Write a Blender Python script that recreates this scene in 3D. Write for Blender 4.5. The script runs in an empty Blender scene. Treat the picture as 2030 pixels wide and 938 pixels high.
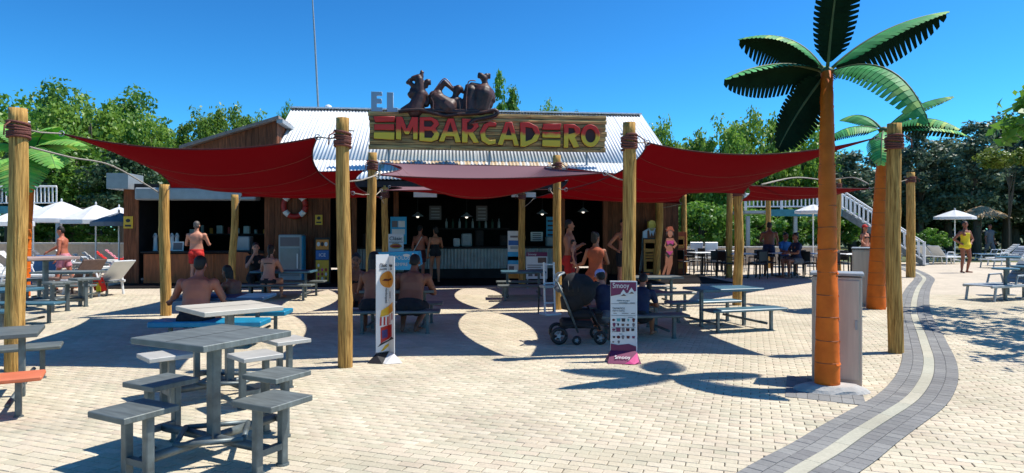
import bpy, bmesh, math, random
import numpy as np
from mathutils import Vector, Matrix, noise
random.seed(7); np.random.seed(7)
S = bpy.context.scene
COL = S.collection
R = math.radians
PI = math.pi

# ------------------------------------------------------------------ camera, world, sun
F = 1300.0; HZ = 455.0; H = 1.5            # focal length in photo pixels, horizon row, eye height
cam = bpy.data.cameras.new('camera'); camo = bpy.data.objects.new('camera', cam); COL.objects.link(camo)
camo.location = (0, 0, H); camo.rotation_euler = (R(90), 0, 0)
cam.sensor_width = 36; cam.lens = 36 * F / 2030; cam.shift_y = -14 / 2030
cam.clip_start = 0.05; cam.clip_end = 3000
S.camera = camo
SUNV = Vector((0.56, 0.095, 1.0)).normalized()
sun = bpy.data.lights.new('sun', 'SUN'); suno = bpy.data.objects.new('sun', sun); COL.objects.link(suno)
sun.energy = 5.0; sun.angle = R(0.5); sun.color = (1.0, 0.95, 0.86)
suno.rotation_euler = SUNV.to_track_quat('Z', 'Y').to_euler(); suno.location = (10, 5, 20)
W = bpy.data.worlds.new('World'); S.world = W; W.use_nodes = True
wn = W.node_tree.nodes; wl = W.node_tree.links
sky = wn.new('ShaderNodeTexSky'); sky.sky_type = 'NISHITA'; sky.sun_disc = False
sky.sun_elevation = math.asin(SUNV.z); sky.sun_rotation = math.atan2(SUNV.x, SUNV.y)
sky.air_density = 1.0; sky.dust_density = 0.5; sky.ozone_density = 3.0; sky.altitude = 600
sc_ = wn.new('ShaderNodeVectorMath'); sc_.operation = 'MULTIPLY'; sc_.inputs[1].default_value = (.2, .2, .2); wl.new(sky.outputs[0], sc_.inputs[0])
gm = wn.new('ShaderNodeGamma'); gm.inputs['Gamma'].default_value = 1.5; wl.new(sc_.outputs[0], gm.inputs['Color'])      # contrast and white balance of the photograph, the same over the whole sky
hs = wn.new('ShaderNodeVectorMath'); hs.operation = 'MULTIPLY'; hs.inputs[1].default_value = (1.75, 5.35, 6.6); wl.new(gm.outputs[0], hs.inputs[0])
wl.new(hs.outputs[0], wn['Background'].inputs['Color'])
wn['Background'].inputs['Strength'].default_value = 0.11
S.view_settings.view_transform = 'Standard'; S.view_settings.look = 'None'
S.view_settings.exposure = 0.3; S.view_settings.gamma = 1
try:
    S.cycles.use_denoising = True
    S.cycles.max_bounces = 6; S.cycles.transparent_max_bounces = 8
except Exception: pass

def px(x, y, d): return Vector(((x - 1015) * d / F, d, H + (HZ - y) * d / F))
def gp(x, y):
    d = F * H / (y - HZ); return Vector(((x - 1015) * d / F, d, 0))
def xd(x, d): return (x - 1015) * d / F
def zd(y, d): return H + (HZ - y) * d / F

# ------------------------------------------------------------------ materials
MC = {}
def mat(name, col, rough=0.6, var=0.18, scale=6, bump=0.0, metal=0.0, stretch=(1, 1, 1), rnd=0.0, spec=0.5, col2=None, detail=5, sheen=0, bscale=None, trans=0.0):
    if name in MC: return MC[name]
    m = bpy.data.materials.new(name); m.use_nodes = True; MC[name] = m
    n = m.node_tree.nodes; l = m.node_tree.links; b = n['Principled BSDF']
    b.inputs['Roughness'].default_value = rough; b.inputs['Metallic'].default_value = metal
    b.inputs['Specular IOR Level'].default_value = spec
    if sheen:
        b.inputs['Sheen Weight'].default_value = sheen; b.inputs['Sheen Roughness'].default_value = 0.6
    tc = n.new('ShaderNodeTexCoord'); mp = n.new('ShaderNodeMapping'); mp.inputs['Scale'].default_value = stretch
    oi = n.new('ShaderNodeObjectInfo')
    l.new(tc.outputs['Object'], mp.inputs['Vector'])
    ofs = n.new('ShaderNodeVectorMath'); ofs.operation = 'MULTIPLY_ADD'
    l.new(oi.outputs['Random'], ofs.inputs[0]); ofs.inputs[1].default_value = (37, 19, 53)
    l.new(mp.outputs[0], ofs.inputs[2])
    nz = n.new('ShaderNodeTexNoise'); nz.inputs['Scale'].default_value = scale; nz.inputs['Detail'].default_value = detail
    nz.inputs['Roughness'].default_value = 0.6
    l.new(ofs.outputs[0], nz.inputs['Vector'])
    r = n.new('ShaderNodeValToRGB'); l.new(nz.outputs['Fac'], r.inputs['Fac'])
    c = Vector(col[:3]); dk = c * (1 - var); lt = Vector(col2[:3]) if col2 else c * (1 + var)
    r.color_ramp.elements[0].position = 0.3; r.color_ramp.elements[1].position = 0.7
    r.color_ramp.elements[0].color = (*dk, 1); r.color_ramp.elements[1].color = (*[min(1, v) for v in lt], 1)
    out = r.outputs['Color']
    if rnd:
        h = n.new('ShaderNodeHueSaturation'); l.new(out, h.inputs['Color'])
        mr = n.new('ShaderNodeMapRange'); l.new(oi.outputs['Random'], mr.inputs['Value'])
        mr.inputs['To Min'].default_value = 1 - rnd; mr.inputs['To Max'].default_value = 1 + rnd
        l.new(mr.outputs[0], h.inputs['Value']); out = h.outputs['Color']
    l.new(out, b.inputs['Base Color'])
    if bump:
        bp = n.new('ShaderNodeBump'); bp.inputs['Strength'].default_value = bump; bp.inputs['Distance'].default_value = 0.02
        if bscale:
            n2 = n.new('ShaderNodeTexNoise'); n2.inputs['Scale'].default_value = bscale; n2.inputs['Detail'].default_value = 4
            l.new(ofs.outputs[0], n2.inputs['Vector']); l.new(n2.outputs['Fac'], bp.inputs['Height'])
        else: l.new(nz.outputs['Fac'], bp.inputs['Height'])
        l.new(bp.outputs[0], b.inputs['Normal'])
    if trans:
        t = n.new('ShaderNodeBsdfTranslucent'); l.new(out, t.inputs['Color'])
        mx = n.new('ShaderNodeMixShader'); mx.inputs[0].default_value = trans
        l.new(b.outputs[0], mx.inputs[1]); l.new(t.outputs[0], mx.inputs[2])
        l.new(mx.outputs[0], n['Material Output'].inputs['Surface'])
    return m

def leaf_mat(name, c1, c2, trans=0.35):
    m = bpy.data.materials.new(name); m.use_nodes = True
    n = m.node_tree.nodes; l = m.node_tree.links; b = n['Principled BSDF']
    at = n.new('ShaderNodeAttribute'); at.attribute_name = 'rnd'
    r = n.new('ShaderNodeValToRGB'); l.new(at.outputs['Fac'], r.inputs['Fac'])
    r.color_ramp.elements[0].color = (*c1, 1); r.color_ramp.elements[1].color = (*c2, 1)
    oi = n.new('ShaderNodeObjectInfo'); h = n.new('ShaderNodeHueSaturation')
    mr = n.new('ShaderNodeMapRange'); l.new(oi.outputs['Random'], mr.inputs['Value']); mr.inputs['To Min'].default_value = .8; mr.inputs['To Max'].default_value = 1.2
    l.new(mr.outputs[0], h.inputs['Value']); l.new(r.outputs[0], h.inputs['Color'])
    l.new(h.outputs[0], b.inputs['Base Color']); b.inputs['Roughness'].default_value = 0.45
    t = n.new('ShaderNodeBsdfTranslucent'); l.new(h.outputs[0], t.inputs['Color'])
    mx = n.new('ShaderNodeMixShader'); mx.inputs[0].default_value = trans
    l.new(b.outputs[0], mx.inputs[1]); l.new(t.outputs[0], mx.inputs[2]); l.new(mx.outputs[0], n['Material Output'].inputs['Surface'])
    return m

M = {}
M['post'] = mat('post_wood', (.45, .21, .048), .8, .6, 6, 1.0, stretch=(9, 9, .45), rnd=.2, col2=(.75, .44, .135), spec=.15)
M['rope_red'] = mat('rope_red', (.17, .055, .04), .9, .3, 60, .5)
M['rope'] = mat('rope_pale', (.36, .31, .25), .9, .3, 60, .4)
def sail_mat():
    m = mat('sail_cloth', (.035, .0012, .003), .9, .12, 3, .2, spec=.02, bscale=1.6)      # dark red weave, its upper face a paler mauve
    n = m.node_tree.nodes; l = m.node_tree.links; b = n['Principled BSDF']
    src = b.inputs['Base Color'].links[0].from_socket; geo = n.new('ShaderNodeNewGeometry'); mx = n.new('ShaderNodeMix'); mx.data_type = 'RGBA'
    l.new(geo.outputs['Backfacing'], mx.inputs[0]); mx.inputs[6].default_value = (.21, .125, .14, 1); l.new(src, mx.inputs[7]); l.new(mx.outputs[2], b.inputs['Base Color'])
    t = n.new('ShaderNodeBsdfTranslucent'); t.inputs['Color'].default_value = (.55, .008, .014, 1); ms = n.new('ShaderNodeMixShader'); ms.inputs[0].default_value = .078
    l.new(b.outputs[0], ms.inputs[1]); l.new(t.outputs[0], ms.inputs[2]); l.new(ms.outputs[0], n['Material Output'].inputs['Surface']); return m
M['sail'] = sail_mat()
M['steel'] = mat('galvanised_steel', (.13, .155, .16), .45, .35, 9, .06, metal=.35, rnd=.12)
M['steel_top'] = mat('galvanised_top', (.135, .155, .15), .5, .3, 5, .08, metal=.15, rnd=.15, stretch=(1, 6, 1))
M['top_light'] = mat('pale_laminate', (.52, .48, .4), .5, .12, 5, .05)
M['blue'] = mat('blue_laminate', (.01, .23, .4), .45, .2, 6, .05)
M['bluegrey'] = mat('bluegrey_laminate', (.06, .15, .2), .4, .3, 5, .05)
M['orange'] = mat('orange_laminate', (.62, .16, .07), .5, .15, 5, .05)
M['palm_trunk'] = mat('orange_trunk', (.72, .135, .008), .6, .12, 7, .35, col2=(.78, .165, .012), bscale=12, spec=.25)
M['palm_seam'] = mat('trunk_seam', (.3, .075, .02), .7, .2, 9)
M['stool_pale'] = mat('pale_stool', (.42, .41, .38), .5, .15, 5, .05)
M['navy_top'] = mat('navy_laminate', (.008, .05, .13), .4, .3, 6, .05)
M['rib'] = mat('palm_rib', (.07, .1, .03), .6, .2, 9)
M['brown_wood'] = mat('brown_plank', (.2, .068, .03), .7, .5, 4, .5, stretch=(6, 6, .6), rnd=.28, spec=.25)
M['counter_wood'] = mat('counter_wood', (.45, .11, .025), .55, .35, 4, .3, stretch=(5, 5, .6), rnd=.1)
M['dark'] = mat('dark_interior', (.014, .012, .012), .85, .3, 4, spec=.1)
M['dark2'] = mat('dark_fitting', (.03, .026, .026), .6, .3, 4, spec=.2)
M['white'] = mat('white_paint', (.78, .78, .77), .5, .05, 4)
M['white_plastic'] = mat('white_plastic', (.72, .73, .73), .4, .06, 4)
M['grey'] = mat('grey_metal', (.33, .36, .38), .45, .12, 6, metal=.2)
M['black'] = mat('black_plastic', (.012, .012, .014), .5, .3, 8)
M['black_cloth'] = mat('black_cloth', (.014, .014, .017), .9, .3, 20, .2)
M['stainless'] = mat('stainless_panel', (.5, .41, .34), .42, .12, 3, .03, metal=.25, stretch=(9, 9, .5))
M['concrete'] = mat('concrete', (.42, .4, .37), .9, .2, 6, .4, bscale=30)
M['deck_blue'] = mat('teal_beam', (.03, .2, .25), .6, .2, 5)
M['hair'] = mat('dark_hair', (.012, .008, .006), .6, .4, 30, .4, stretch=(3, 3, .5))
M['hair_grey'] = mat('grey_hair', (.12, .1, .09), .6, .4, 30, .4)
M['skin'] = mat('tanned_skin', (.45, .165, .085), .55, .1, 5)
M['skin_red'] = mat('sunburnt_skin', (.46, .14, .08), .55, .12, 5)
M['skin_pale'] = mat('pale_skin', (.55, .24, .155), .55, .08, 5)
M['skin_dark'] = mat('brown_skin', (.25, .085, .045), .55, .1, 5)
M['red_cloth'] = mat('red_cloth', (.55, .02, .015), .8, .12, 12, .2)
M['wine_cloth'] = mat('wine_cloth', (.1, .015, .015), .8, .15, 12, .2)
M['pink_cloth'] = mat('pink_cloth', (.6, .22, .27), .8, .12, 12, .2)
M['yellow_cloth'] = mat('yellow_cloth', (.72, .55, .012), .7, .08, 12, .15)
M['navy_cloth'] = mat('navy_cloth', (.012, .02, .06), .8, .15, 12, .2)
M['lilac_cloth'] = mat('lilac_cloth', (.4, .42, .75), .8, .12, 12, .2)
M['orange_cloth'] = mat('orange_cloth', (.42, .09, .035), .8, .15, 12, .2)
M['blue_cloth'] = mat('blue_cloth', (.02, .12, .35), .8, .15, 12, .2)
M['grey_cloth'] = mat('grey_cloth', (.12, .125, .14), .85, .15, 12, .2)
M['brown_cloth'] = mat('brown_cloth', (.17, .1, .075), .85, .15, 12, .2)
M['umb_white'] = mat('parasol_white', (.8, .8, .8), .8, .05, 4, trans=.25)
M['umb_grey'] = mat('parasol_grey', (.15, .18, .22), .8, .12, 4, trans=.1)
M['straw'] = mat('straw', (.5, .36, .2), .9, .5, 14, .6, stretch=(4, 4, .8))
M['figure'] = mat('dark_bronze', (.016, .008, .009), .5, .5, 4, .3, col2=(.11, .04, .03), bscale=5)
M['figure_trim'] = mat('bronze_trim', (.28, .11, .07), .4, .3, 4)
M['sign_wood'] = mat('sign_wood', (.42, .22, .075), .8, .7, 3.5, .9, stretch=(.45, 5, 7), rnd=.28, col2=(.72, .46, .17))
M['el'] = mat('pale_blue_letter', (.32, .42, .5), .5, .08, 4)
M['pink'] = mat('pink_print', (.62, .06, .22), .5, .05, 4)
M['purple'] = mat('purple_print', (.16, .012, .07), .45, .1, 4)
M['paper'] = mat('paper_white', (.7, .69, .68), .5, .04, 4)
M['ink'] = mat('dark_ink', (.03, .025, .03), .6, .05, 4)
M['ink2'] = mat('grey_ink', (.16, .14, .15), .6, .05, 4)
M['yellow'] = mat('yellow_print', (.68, .42, .03), .5, .1, 4)
M['amber'] = mat('amber_print', (.62, .24, .03), .5, .2, 5)
M['cyan'] = mat('cyan_print', (.03, .36, .66), .45, .1, 3)
M['royal'] = mat('royal_print', (.03, .13, .42), .45, .15, 3)
M['teal'] = mat('teal_board', (.06, .3, .32), .4, .15, 3)
M['green_dk'] = mat('dark_green', (.01, .05, .03), .5, .2, 5)
M['glass'] = mat('cool_glass', (.2, .23, .25), .15, .1, 3)
M['red_paint'] = mat('red_paint', (.4, .02, .015), .45, .15, 6)
M['blond'] = mat('blond_paint', (.75, .48, .06), .5, .1, 5)
M['wall_stone'] = mat('beige_render', (.42, .33, .25), .9, .15, 6, .3)
M['tan_joint'] = mat('paver_joint', (.13, .11, .085), .95, .3, 30)
M['grey_joint'] = mat('grey_joint', (.07, .072, .075), .95, .3, 30)
M['bark'] = mat('bark', (.11, .085, .06), .9, .4, 5, .8, stretch=(4, 4, .6))

bm_ = bpy.data.materials.new('lit_bulb'); bm_.use_nodes = True; bm_.node_tree.nodes['Principled BSDF'].inputs['Emission Color'].default_value = (1, .9, .75, 1); bm_.node_tree.nodes['Principled BSDF'].inputs['Emission Strength'].default_value = 1.2; M['bulb'] = bm_
def paver_mat(name, stops):
    m = bpy.data.materials.new(name); m.use_nodes = True
    n = m.node_tree.nodes; l = m.node_tree.links; b = n['Principled BSDF']
    at = n.new('ShaderNodeAttribute'); at.attribute_name = 'rnd'
    oi = n.new('ShaderNodeObjectInfo'); ad = n.new('ShaderNodeMath'); ad.operation = 'ADD'
    l.new(at.outputs['Fac'], ad.inputs[0]); l.new(oi.outputs['Random'], ad.inputs[1])
    fr = n.new('ShaderNodeMath'); fr.operation = 'FRACT'; l.new(ad.outputs[0], fr.inputs[0])
    r = n.new('ShaderNodeValToRGB'); l.new(fr.outputs[0], r.inputs['Fac'])
    r.color_ramp.elements[0].position = 0; r.color_ramp.elements[0].color = (*stops[0], 1)
    r.color_ramp.elements[1].position = 1; r.color_ramp.elements[1].color = (*stops[-1], 1)
    for i, c in enumerate(stops[1:-1]):
        e = r.color_ramp.elements.new((i + 1) / (len(stops) - 1)); e.color = (*c, 1)
    geo = n.new('ShaderNodeNewGeometry')
    n1 = n.new('ShaderNodeTexNoise'); n1.inputs['Scale'].default_value = 1.1; n1.inputs['Detail'].default_value = 6; l.new(geo.outputs['Position'], n1.inputs['Vector'])
    n2 = n.new('ShaderNodeTexNoise'); n2.inputs['Scale'].default_value = 55; n2.inputs['Detail'].default_value = 4; l.new(geo.outputs['Position'], n2.inputs['Vector'])
    mr1 = n.new('ShaderNodeMapRange'); l.new(n1.outputs['Fac'], mr1.inputs['Value']); mr1.inputs['From Min'].default_value = .3; mr1.inputs['From Max'].default_value = .7; mr1.inputs['To Min'].default_value = .8; mr1.inputs['To Max'].default_value = 1.06
    mr2 = n.new('ShaderNodeMapRange'); l.new(n2.outputs['Fac'], mr2.inputs['Value']); mr2.inputs['From Min'].default_value = .3; mr2.inputs['From Max'].default_value = .7; mr2.inputs['To Min'].default_value = .9; mr2.inputs['To Max'].default_value = 1.08
    n3 = n.new('ShaderNodeTexNoise'); n3.inputs['Scale'].default_value = 6.5; n3.inputs['Detail'].default_value = 3; l.new(geo.outputs['Position'], n3.inputs['Vector'])      # spots of dirt and old stains
    mr3 = n.new('ShaderNodeMapRange'); l.new(n3.outputs['Fac'], mr3.inputs['Value']); mr3.inputs['From Min'].default_value = .64; mr3.inputs['From Max'].default_value = .76; mr3.inputs['To Min'].default_value = 1; mr3.inputs['To Max'].default_value = .78
    m0 = n.new('ShaderNodeMath'); m0.operation = 'MULTIPLY'; l.new(mr1.outputs[0], m0.inputs[0]); l.new(mr3.outputs[0], m0.inputs[1])
    mu = n.new('ShaderNodeMath'); mu.operation = 'MULTIPLY'; l.new(m0.outputs[0], mu.inputs[0]); l.new(mr2.outputs[0], mu.inputs[1])
    vm = n.new('ShaderNodeVectorMath'); vm.operation = 'SCALE'; l.new(r.outputs[0], vm.inputs[0]); l.new(mu.outputs[0], vm.inputs['Scale'])
    l.new(vm.outputs[0], b.inputs['Base Color']); b.inputs['Roughness'].default_value = .9; b.inputs['Specular IOR Level'].default_value = .2
    bp = n.new('ShaderNodeBump'); bp.inputs['Strength'].default_value = .25; bp.inputs['Distance'].default_value = .006
    l.new(n2.outputs['Fac'], bp.inputs['Height']); l.new(bp.outputs[0], b.inputs['Normal'])
    return m
M['tan_paver'] = paver_mat('tan_paver', [(.54, .475, .345), (.61, .54, .40), (.62, .52, .39), (.53, .485, .355), (.59, .505, .365), (.66, .58, .44), (.56, .465, .345)])
M['grey_paver'] = paver_mat('grey_paver', [(.205, .2, .195), (.255, .25, .24), (.225, .222, .215), (.285, .28, .265), (.215, .212, .205)])
M['pale_slab'] = paver_mat('pale_slab', [(.44, .42, .33), (.5, .47, .37), (.46, .45, .36)])

# ------------------------------------------------------------------ mesh helpers
class MB:
    def __init__(s): s.v = []; s.f = []; s.a = []
    def add(s, vs, fs, rnd=0.0):
        o = len(s.v); s.v += [tuple(p) for p in vs]; s.f += [tuple(i + o for i in f) for f in fs]; s.a += [rnd] * len(fs)
    def box(s, c, d, rot=None):
        x, y, z = d[0] / 2, d[1] / 2, d[2] / 2; c = Vector(c)
        vs = [Vector(p) for p in [(-x, -y, -z), (x, -y, -z), (x, y, -z), (-x, y, -z), (-x, -y, z), (x, -y, z), (x, y, z), (-x, y, z)]]
        if rot is not None: vs = [rot @ p for p in vs]
        s.add([c + p for p in vs], [(3, 2, 1, 0), (4, 5, 6, 7), (0, 1, 5, 4), (1, 2, 6, 5), (2, 3, 7, 6), (3, 0, 4, 7)]); return s
    def bbox(s, c, d, b=.01, rot=None):
        """box with chamfered edges"""
        bm = bmesh.new(); bmesh.ops.create_cube(bm, size=1)
        for v in bm.verts: v.co = Vector((v.co.x * d[0], v.co.y * d[1], v.co.z * d[2]))
        bmesh.ops.bevel(bm, geom=list(bm.edges), offset=min(b, min(d) * .45), segments=1, affect='EDGES')
        bm.verts.index_update(); c = Vector(c)
        s.add([c + (rot @ v.co if rot is not None else v.co) for v in bm.verts], [[v.index for v in f.verts] for f in bm.faces]); bm.free(); return s
    def tube(s, pts, r, n=10, cap=True, flat=None):
        pts = [Vector(p) for p in pts]; k = len(pts)
        rs = r if isinstance(r, (list, tuple)) else [r] * k
        up = None; vs = []
        for i, p in enumerate(pts):
            t = (pts[min(i + 1, k - 1)] - pts[max(i - 1, 0)]).normalized()
            if up is None: up = Vector((0, 0, 1)) if abs(t.z) < .9 else Vector((0, 1, 0))
            a = t.cross(up)
            if a.length < 1e-4: a = t.orthogonal()
            a.normalize(); b = a.cross(t).normalized(); up = b
            for j in range(n):
                an = 2 * PI * j / n; vs.append(p + (a * math.cos(an) + b * math.sin(an)) * rs[i])
        fs = [(i * n + j, i * n + (j + 1) % n, (i + 1) * n + (j + 1) % n, (i + 1) * n + j) for i in range(k - 1) for j in range(n)]
        if cap: fs += [tuple(range(n - 1, -1, -1)), tuple(range((k - 1) * n, k * n))]
        fs = [tuple(reversed(f)) for f in fs]
        s.add(vs, fs); return s
    def lathe(s, c, prof, n=16):
        c = Vector(c); vs = []; k = len(prof)
        for r, z in prof:
            for j in range(n):
                a = 2 * PI * j / n; vs.append(c + Vector((r * math.cos(a), r * math.sin(a), z)))
        fs = [(i * n + j, i * n + (j + 1) % n, (i + 1) * n + (j + 1) % n, (i + 1) * n + j) for i in range(k - 1) for j in range(n)]
        fs += [tuple(range(n - 1, -1, -1)), tuple(range((k - 1) * n, k * n))]
        s.add(vs, fs); return s
    def ell(s, c, r, n=12, m=8, rot=None):
        c = Vector(c); r = r if hasattr(r, '__len__') else (r, r, r); vs = []; fs = []
        vs.append(Vector((0, 0, -r[2])))
        for i in range(1, m):
            ph = -PI / 2 + PI * i / m
            for j in range(n):
                a = 2 * PI * j / n; vs.append(Vector((r[0] * math.cos(ph) * math.cos(a), r[1] * math.cos(ph) * math.sin(a), r[2] * math.sin(ph))))
        vs.append(Vector((0, 0, r[2])))
        for j in range(n): fs.append((0, 1 + (j + 1) % n, 1 + j))
        for i in range(m - 2):
            for j in range(n): a = 1 + i * n + j; b = 1 + i * n + (j + 1) % n; fs.append((a, b, b + n, a + n))
        t = len(vs) - 1
        for j in range(n): fs.append((1 + (m - 2) * n + j, 1 + (m - 2) * n + (j + 1) % n, t))
        s.add([c + (rot @ p if rot is not None else p) for p in vs], fs); return s
    def cap(s, a, b, ra, rb, n=12):
        """capsule with round ends"""
        a = Vector(a); b = Vector(b); d = (b - a); L = d.length
        if L < 1e-5: return s.ell(a, ra)
        d /= L
        pts = []; rs = []
        for k in range(4):
            an = PI / 2 * k / 3.5 if k else 0.12
            pts.append(a - d * ra * math.cos(an)); rs.append(ra * math.sin(an))
        pts += [a, b]; rs += [ra, rb]
        for k in range(3, -1, -1):
            an = PI / 2 * k / 3.5 if k else 0.12
            pts.append(b + d * rb * math.cos(an)); rs.append(rb * math.sin(an))
        return s.tube(pts, rs, n)
    def loft(s, secs, n=16):
        """secs: (centre, side vector*rx, front vector*ry)"""
        vs = []; k = len(secs)
        for c, a, b in secs:
            for j in range(n):
                an = 2 * PI * j / n; vs.append(Vector(c) + Vector(a) * math.cos(an) + Vector(b) * math.sin(an))
        fs = [(i * n + j, i * n + (j + 1) % n, (i + 1) * n + (j + 1) % n, (i + 1) * n + j) for i in range(k - 1) for j in range(n)]
        fs += [tuple(range(n - 1, -1, -1)), tuple(range((k - 1) * n, k * n))]
        s.add(vs, fs); return s
    def prism(s, poly, y0, y1):
        """polygon in the xz plane, thickness along y"""
        n = len(poly)
        s.add([(x, y0, z) for x, z in poly] + [(x, y1, z) for x, z in poly],
              [tuple(range(n)), tuple(range(2 * n - 1, n - 1, -1))] + [(i + n, (i + 1) % n + n, (i + 1) % n, i) for i in range(n)]); return s
    def mesh(s, name, m=None, smooth=False, attr=False):
        me = bpy.data.meshes.new(name); me.from_pydata(s.v, [], s.f)
        if m is not None: me.materials.append(m)
        if smooth: me.polygons.foreach_set('use_smooth', [True] * len(me.polygons))
        if attr:
            a = me.attributes.new('rnd', 'FLOAT', 'FACE'); a.data.foreach_set('value', s.a)
        me.update(); return me
    def build(s, name, m=None, parent=None, smooth=False, attr=False):
        return link(name, s.mesh(name, m, smooth, attr), parent)
def link(name, data, parent=None):
    o = bpy.data.objects.new(name, data); COL.objects.link(o)
    if parent is not None: o.parent = parent
    return o
def tag(o, label=None, cat=None, group=None, kind=None):
    if label: o['label'] = label
    if cat: o['category'] = cat
    if group: o['group'] = group
    if kind: o['kind'] = kind
    return o
def thing(name, label, cat, loc=(0, 0, 0), rz=0, group=None, scale=1):
    o = link(name, None); o.location = loc; o.rotation_euler = (0, 0, rz); o.scale = (scale,) * 3
    return tag(o, label, cat, group)
def kids(o): return [c for c in bpy.data.objects if c.parent == o]
def copy_tree(o, loc=None, rz=None, label=None, group=None, scale=None):
    idx = {}
    for c in COL.objects:
        if c.parent is not None: idx.setdefault(c.parent.name, []).append(c)
    def rec(q, par):
        c = q.copy(); COL.objects.link(c)
        if par is not None: c.parent = par
        for ch in idx.get(q.name, []): rec(ch, c)
        return c
    r = rec(o, None)
    if loc is not None: r.location = loc
    if rz is not None: r.rotation_euler = (0, 0, rz)
    if scale is not None: r.scale = (scale,) * 3
    if label: r['label'] = label
    if group: r['group'] = group
    return r
def text(body, size, loc, rot, m, parent=None, name='lettering', ext=.002, align='CENTER', sx=1.0):
    c = bpy.data.curves.new(name, 'FONT'); c.body = body; c.size = size; c.align_x = align; c.align_y = 'CENTER'; c.extrude = ext
    c.materials.append(m); c.resolution_u = 3
    o = link(name, c, parent); o.location = loc; o.rotation_euler = rot; o.scale = (sx, 1, 1); return meshify(o)
def meshify(o):
    dg = bpy.context.evaluated_depsgraph_get(); ev = o.evaluated_get(dg); me = bpy.data.meshes.new_from_object(ev); me.name = o.name
    nm = o.name; par = o.parent; mw = (o.location.copy(), o.rotation_euler.copy(), o.scale.copy()); bpy.data.objects.remove(o)
    q = link(nm, me, par); q.location, q.rotation_euler, q.scale = mw; return q
def struct(name, mb, m, parent=None, **k):
    o = mb.build(name, m, parent, **k)
    if parent is None: o['kind'] = 'structure'
    return o

# ------------------------------------------------------------------ ground
g = MB(); g.add([(-600, -30, -.03), (600, -30, -.03), (600, 900, -.03), (-600, 900, -.03)], [(0, 1, 2, 3)])
struct('ground', g, mat('dry_grass', (.1, .12, .045), .95, .4, .6, .5, detail=8))
pav = MB(); pav.add([(-30, -6, -.009), (32, -6, -.009), (32, 30, -.009), (-30, 30, -.009)], [(0, 1, 2, 3)])
pavement = struct('pavement', pav, M['tan_joint'])
# far paving beyond the modelled pavers: a sheet whose brick pattern lines up with them
PW, PD, GAP, ANG = .157, .0765, .0050, R(-20)
pu = Vector((math.cos(ANG), math.sin(ANG), 0)); pv = Vector((-math.sin(ANG), math.cos(ANG), 0))
fm = bpy.data.materials.new('far_paving'); fm.use_nodes = True
n = fm.node_tree.nodes; l = fm.node_tree.links; b = n['Principled BSDF']; b.inputs['Roughness'].default_value = .9; b.inputs['Specular IOR Level'].default_value = .2
geo = n.new('ShaderNodeNewGeometry'); mp = n.new('ShaderNodeMapping'); mp.inputs['Rotation'].default_value = (0, 0, -ANG)
l.new(geo.outputs['Position'], mp.inputs['Vector'])
bt = n.new('ShaderNodeTexBrick'); l.new(mp.outputs[0], bt.inputs['Vector']); bt.inputs['Scale'].default_value = 1
bt.inputs['Brick Width'].default_value = PW; bt.inputs['Row Height'].default_value = PD; bt.inputs['Mortar Size'].default_value = GAP / 2
bt.inputs['Color1'].default_value = (.55, .475, .36, 1); bt.inputs['Color2'].default_value = (.65, .55, .43, 1); bt.inputs['Mortar'].default_value = (.2, .17, .13, 1)
nz = n.new('ShaderNodeTexNoise'); nz.inputs['Scale'].default_value = .7; nz.inputs['Detail'].default_value = 6; l.new(geo.outputs['Position'], nz.inputs['Vector'])
mr = n.new('ShaderNodeMapRange'); l.new(nz.outputs['Fac'], mr.inputs['Value']); mr.inputs['From Min'].default_value = .3; mr.inputs['From Max'].default_value = .7; mr.inputs['To Min'].default_value = .88; mr.inputs['To Max'].default_value = 1.05
vm = n.new('ShaderNodeVectorMath'); vm.operation = 'SCALE'; l.new(bt.outputs['Color'], vm.inputs[0]); l.new(mr.outputs[0], vm.inputs['Scale']); l.new(vm.outputs[0], b.inputs['Base Color'])
PAV_FAR = 15.0
fp = MB(); fp.add([(-30, PAV_FAR, -.004), (32, PAV_FAR, -.004), (32, 30, -.004), (-30, 30, -.004)], [(0, 1, 2, 3)])
fp.build('far_paving', fm, pavement)

# border: pale channel strip between two double rows of grey pavers
bpx = [(1470, 1010), (1532, 970), (1599, 926), (1652, 895), (1698, 862), (1754, 827), (1805, 794), (1830, 763), (1840, 738), (1841, 710), (1834, 686), (1826, 661), (1816, 637), (1811, 616), (1813, 595), (1819, 575), (1827, 562), (1833, 553), (1826, 546), (1811, 538), (1794, 531), (1770, 525), (1740, 520)]
ctrl = [gp(x, y) for x, y in bpx]
def catmull(P, k=12):
    out = []
    for i in range(len(P) - 1):
        p0, p1, p2, p3 = P[max(i - 1, 0)], P[i], P[i + 1], P[min(i + 2, len(P) - 1)]
        for j in range(k):
            t = j / k
            out.append(.5 * ((2 * p1) + (p2 - p0) * t + (2 * p0 - 5 * p1 + 4 * p2 - p3) * t * t + (3 * p1 - p0 - 3 * p2 + p3) * t ** 3))
    out.append(P[-1]); return out
raw = catmull(ctrl)
for _ in range(14):
    raw = [raw[0]] + [(raw[i - 1] + raw[i] * 2 + raw[i + 1]) / 4 for i in range(1, len(raw) - 1)] + [raw[-1]]
acc = [0]
for i in range(1, len(raw)): acc.append(acc[-1] + (raw[i] - raw[i - 1]).length)
RA = np.array([[p.x, p.y] for p in raw]); AC = np.array(acc); BL = acc[-1]
def bpt(s):
    p = Vector((np.interp(s, AC, RA[:, 0]), np.interp(s, AC, RA[:, 1]), 0))
    a = np.clip(s + .05, 0, BL); c = np.clip(s - .05, 0, BL)
    t = Vector((np.interp(a, AC, RA[:, 0]) - np.interp(c, AC, RA[:, 0]), np.interp(a, AC, RA[:, 1]) - np.interp(c, AC, RA[:, 1]), 0)).normalized()
    return p, Vector((t.y, -t.x, 0))
BHW = .265
bs = MB(); N = 240; vs = []
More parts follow.
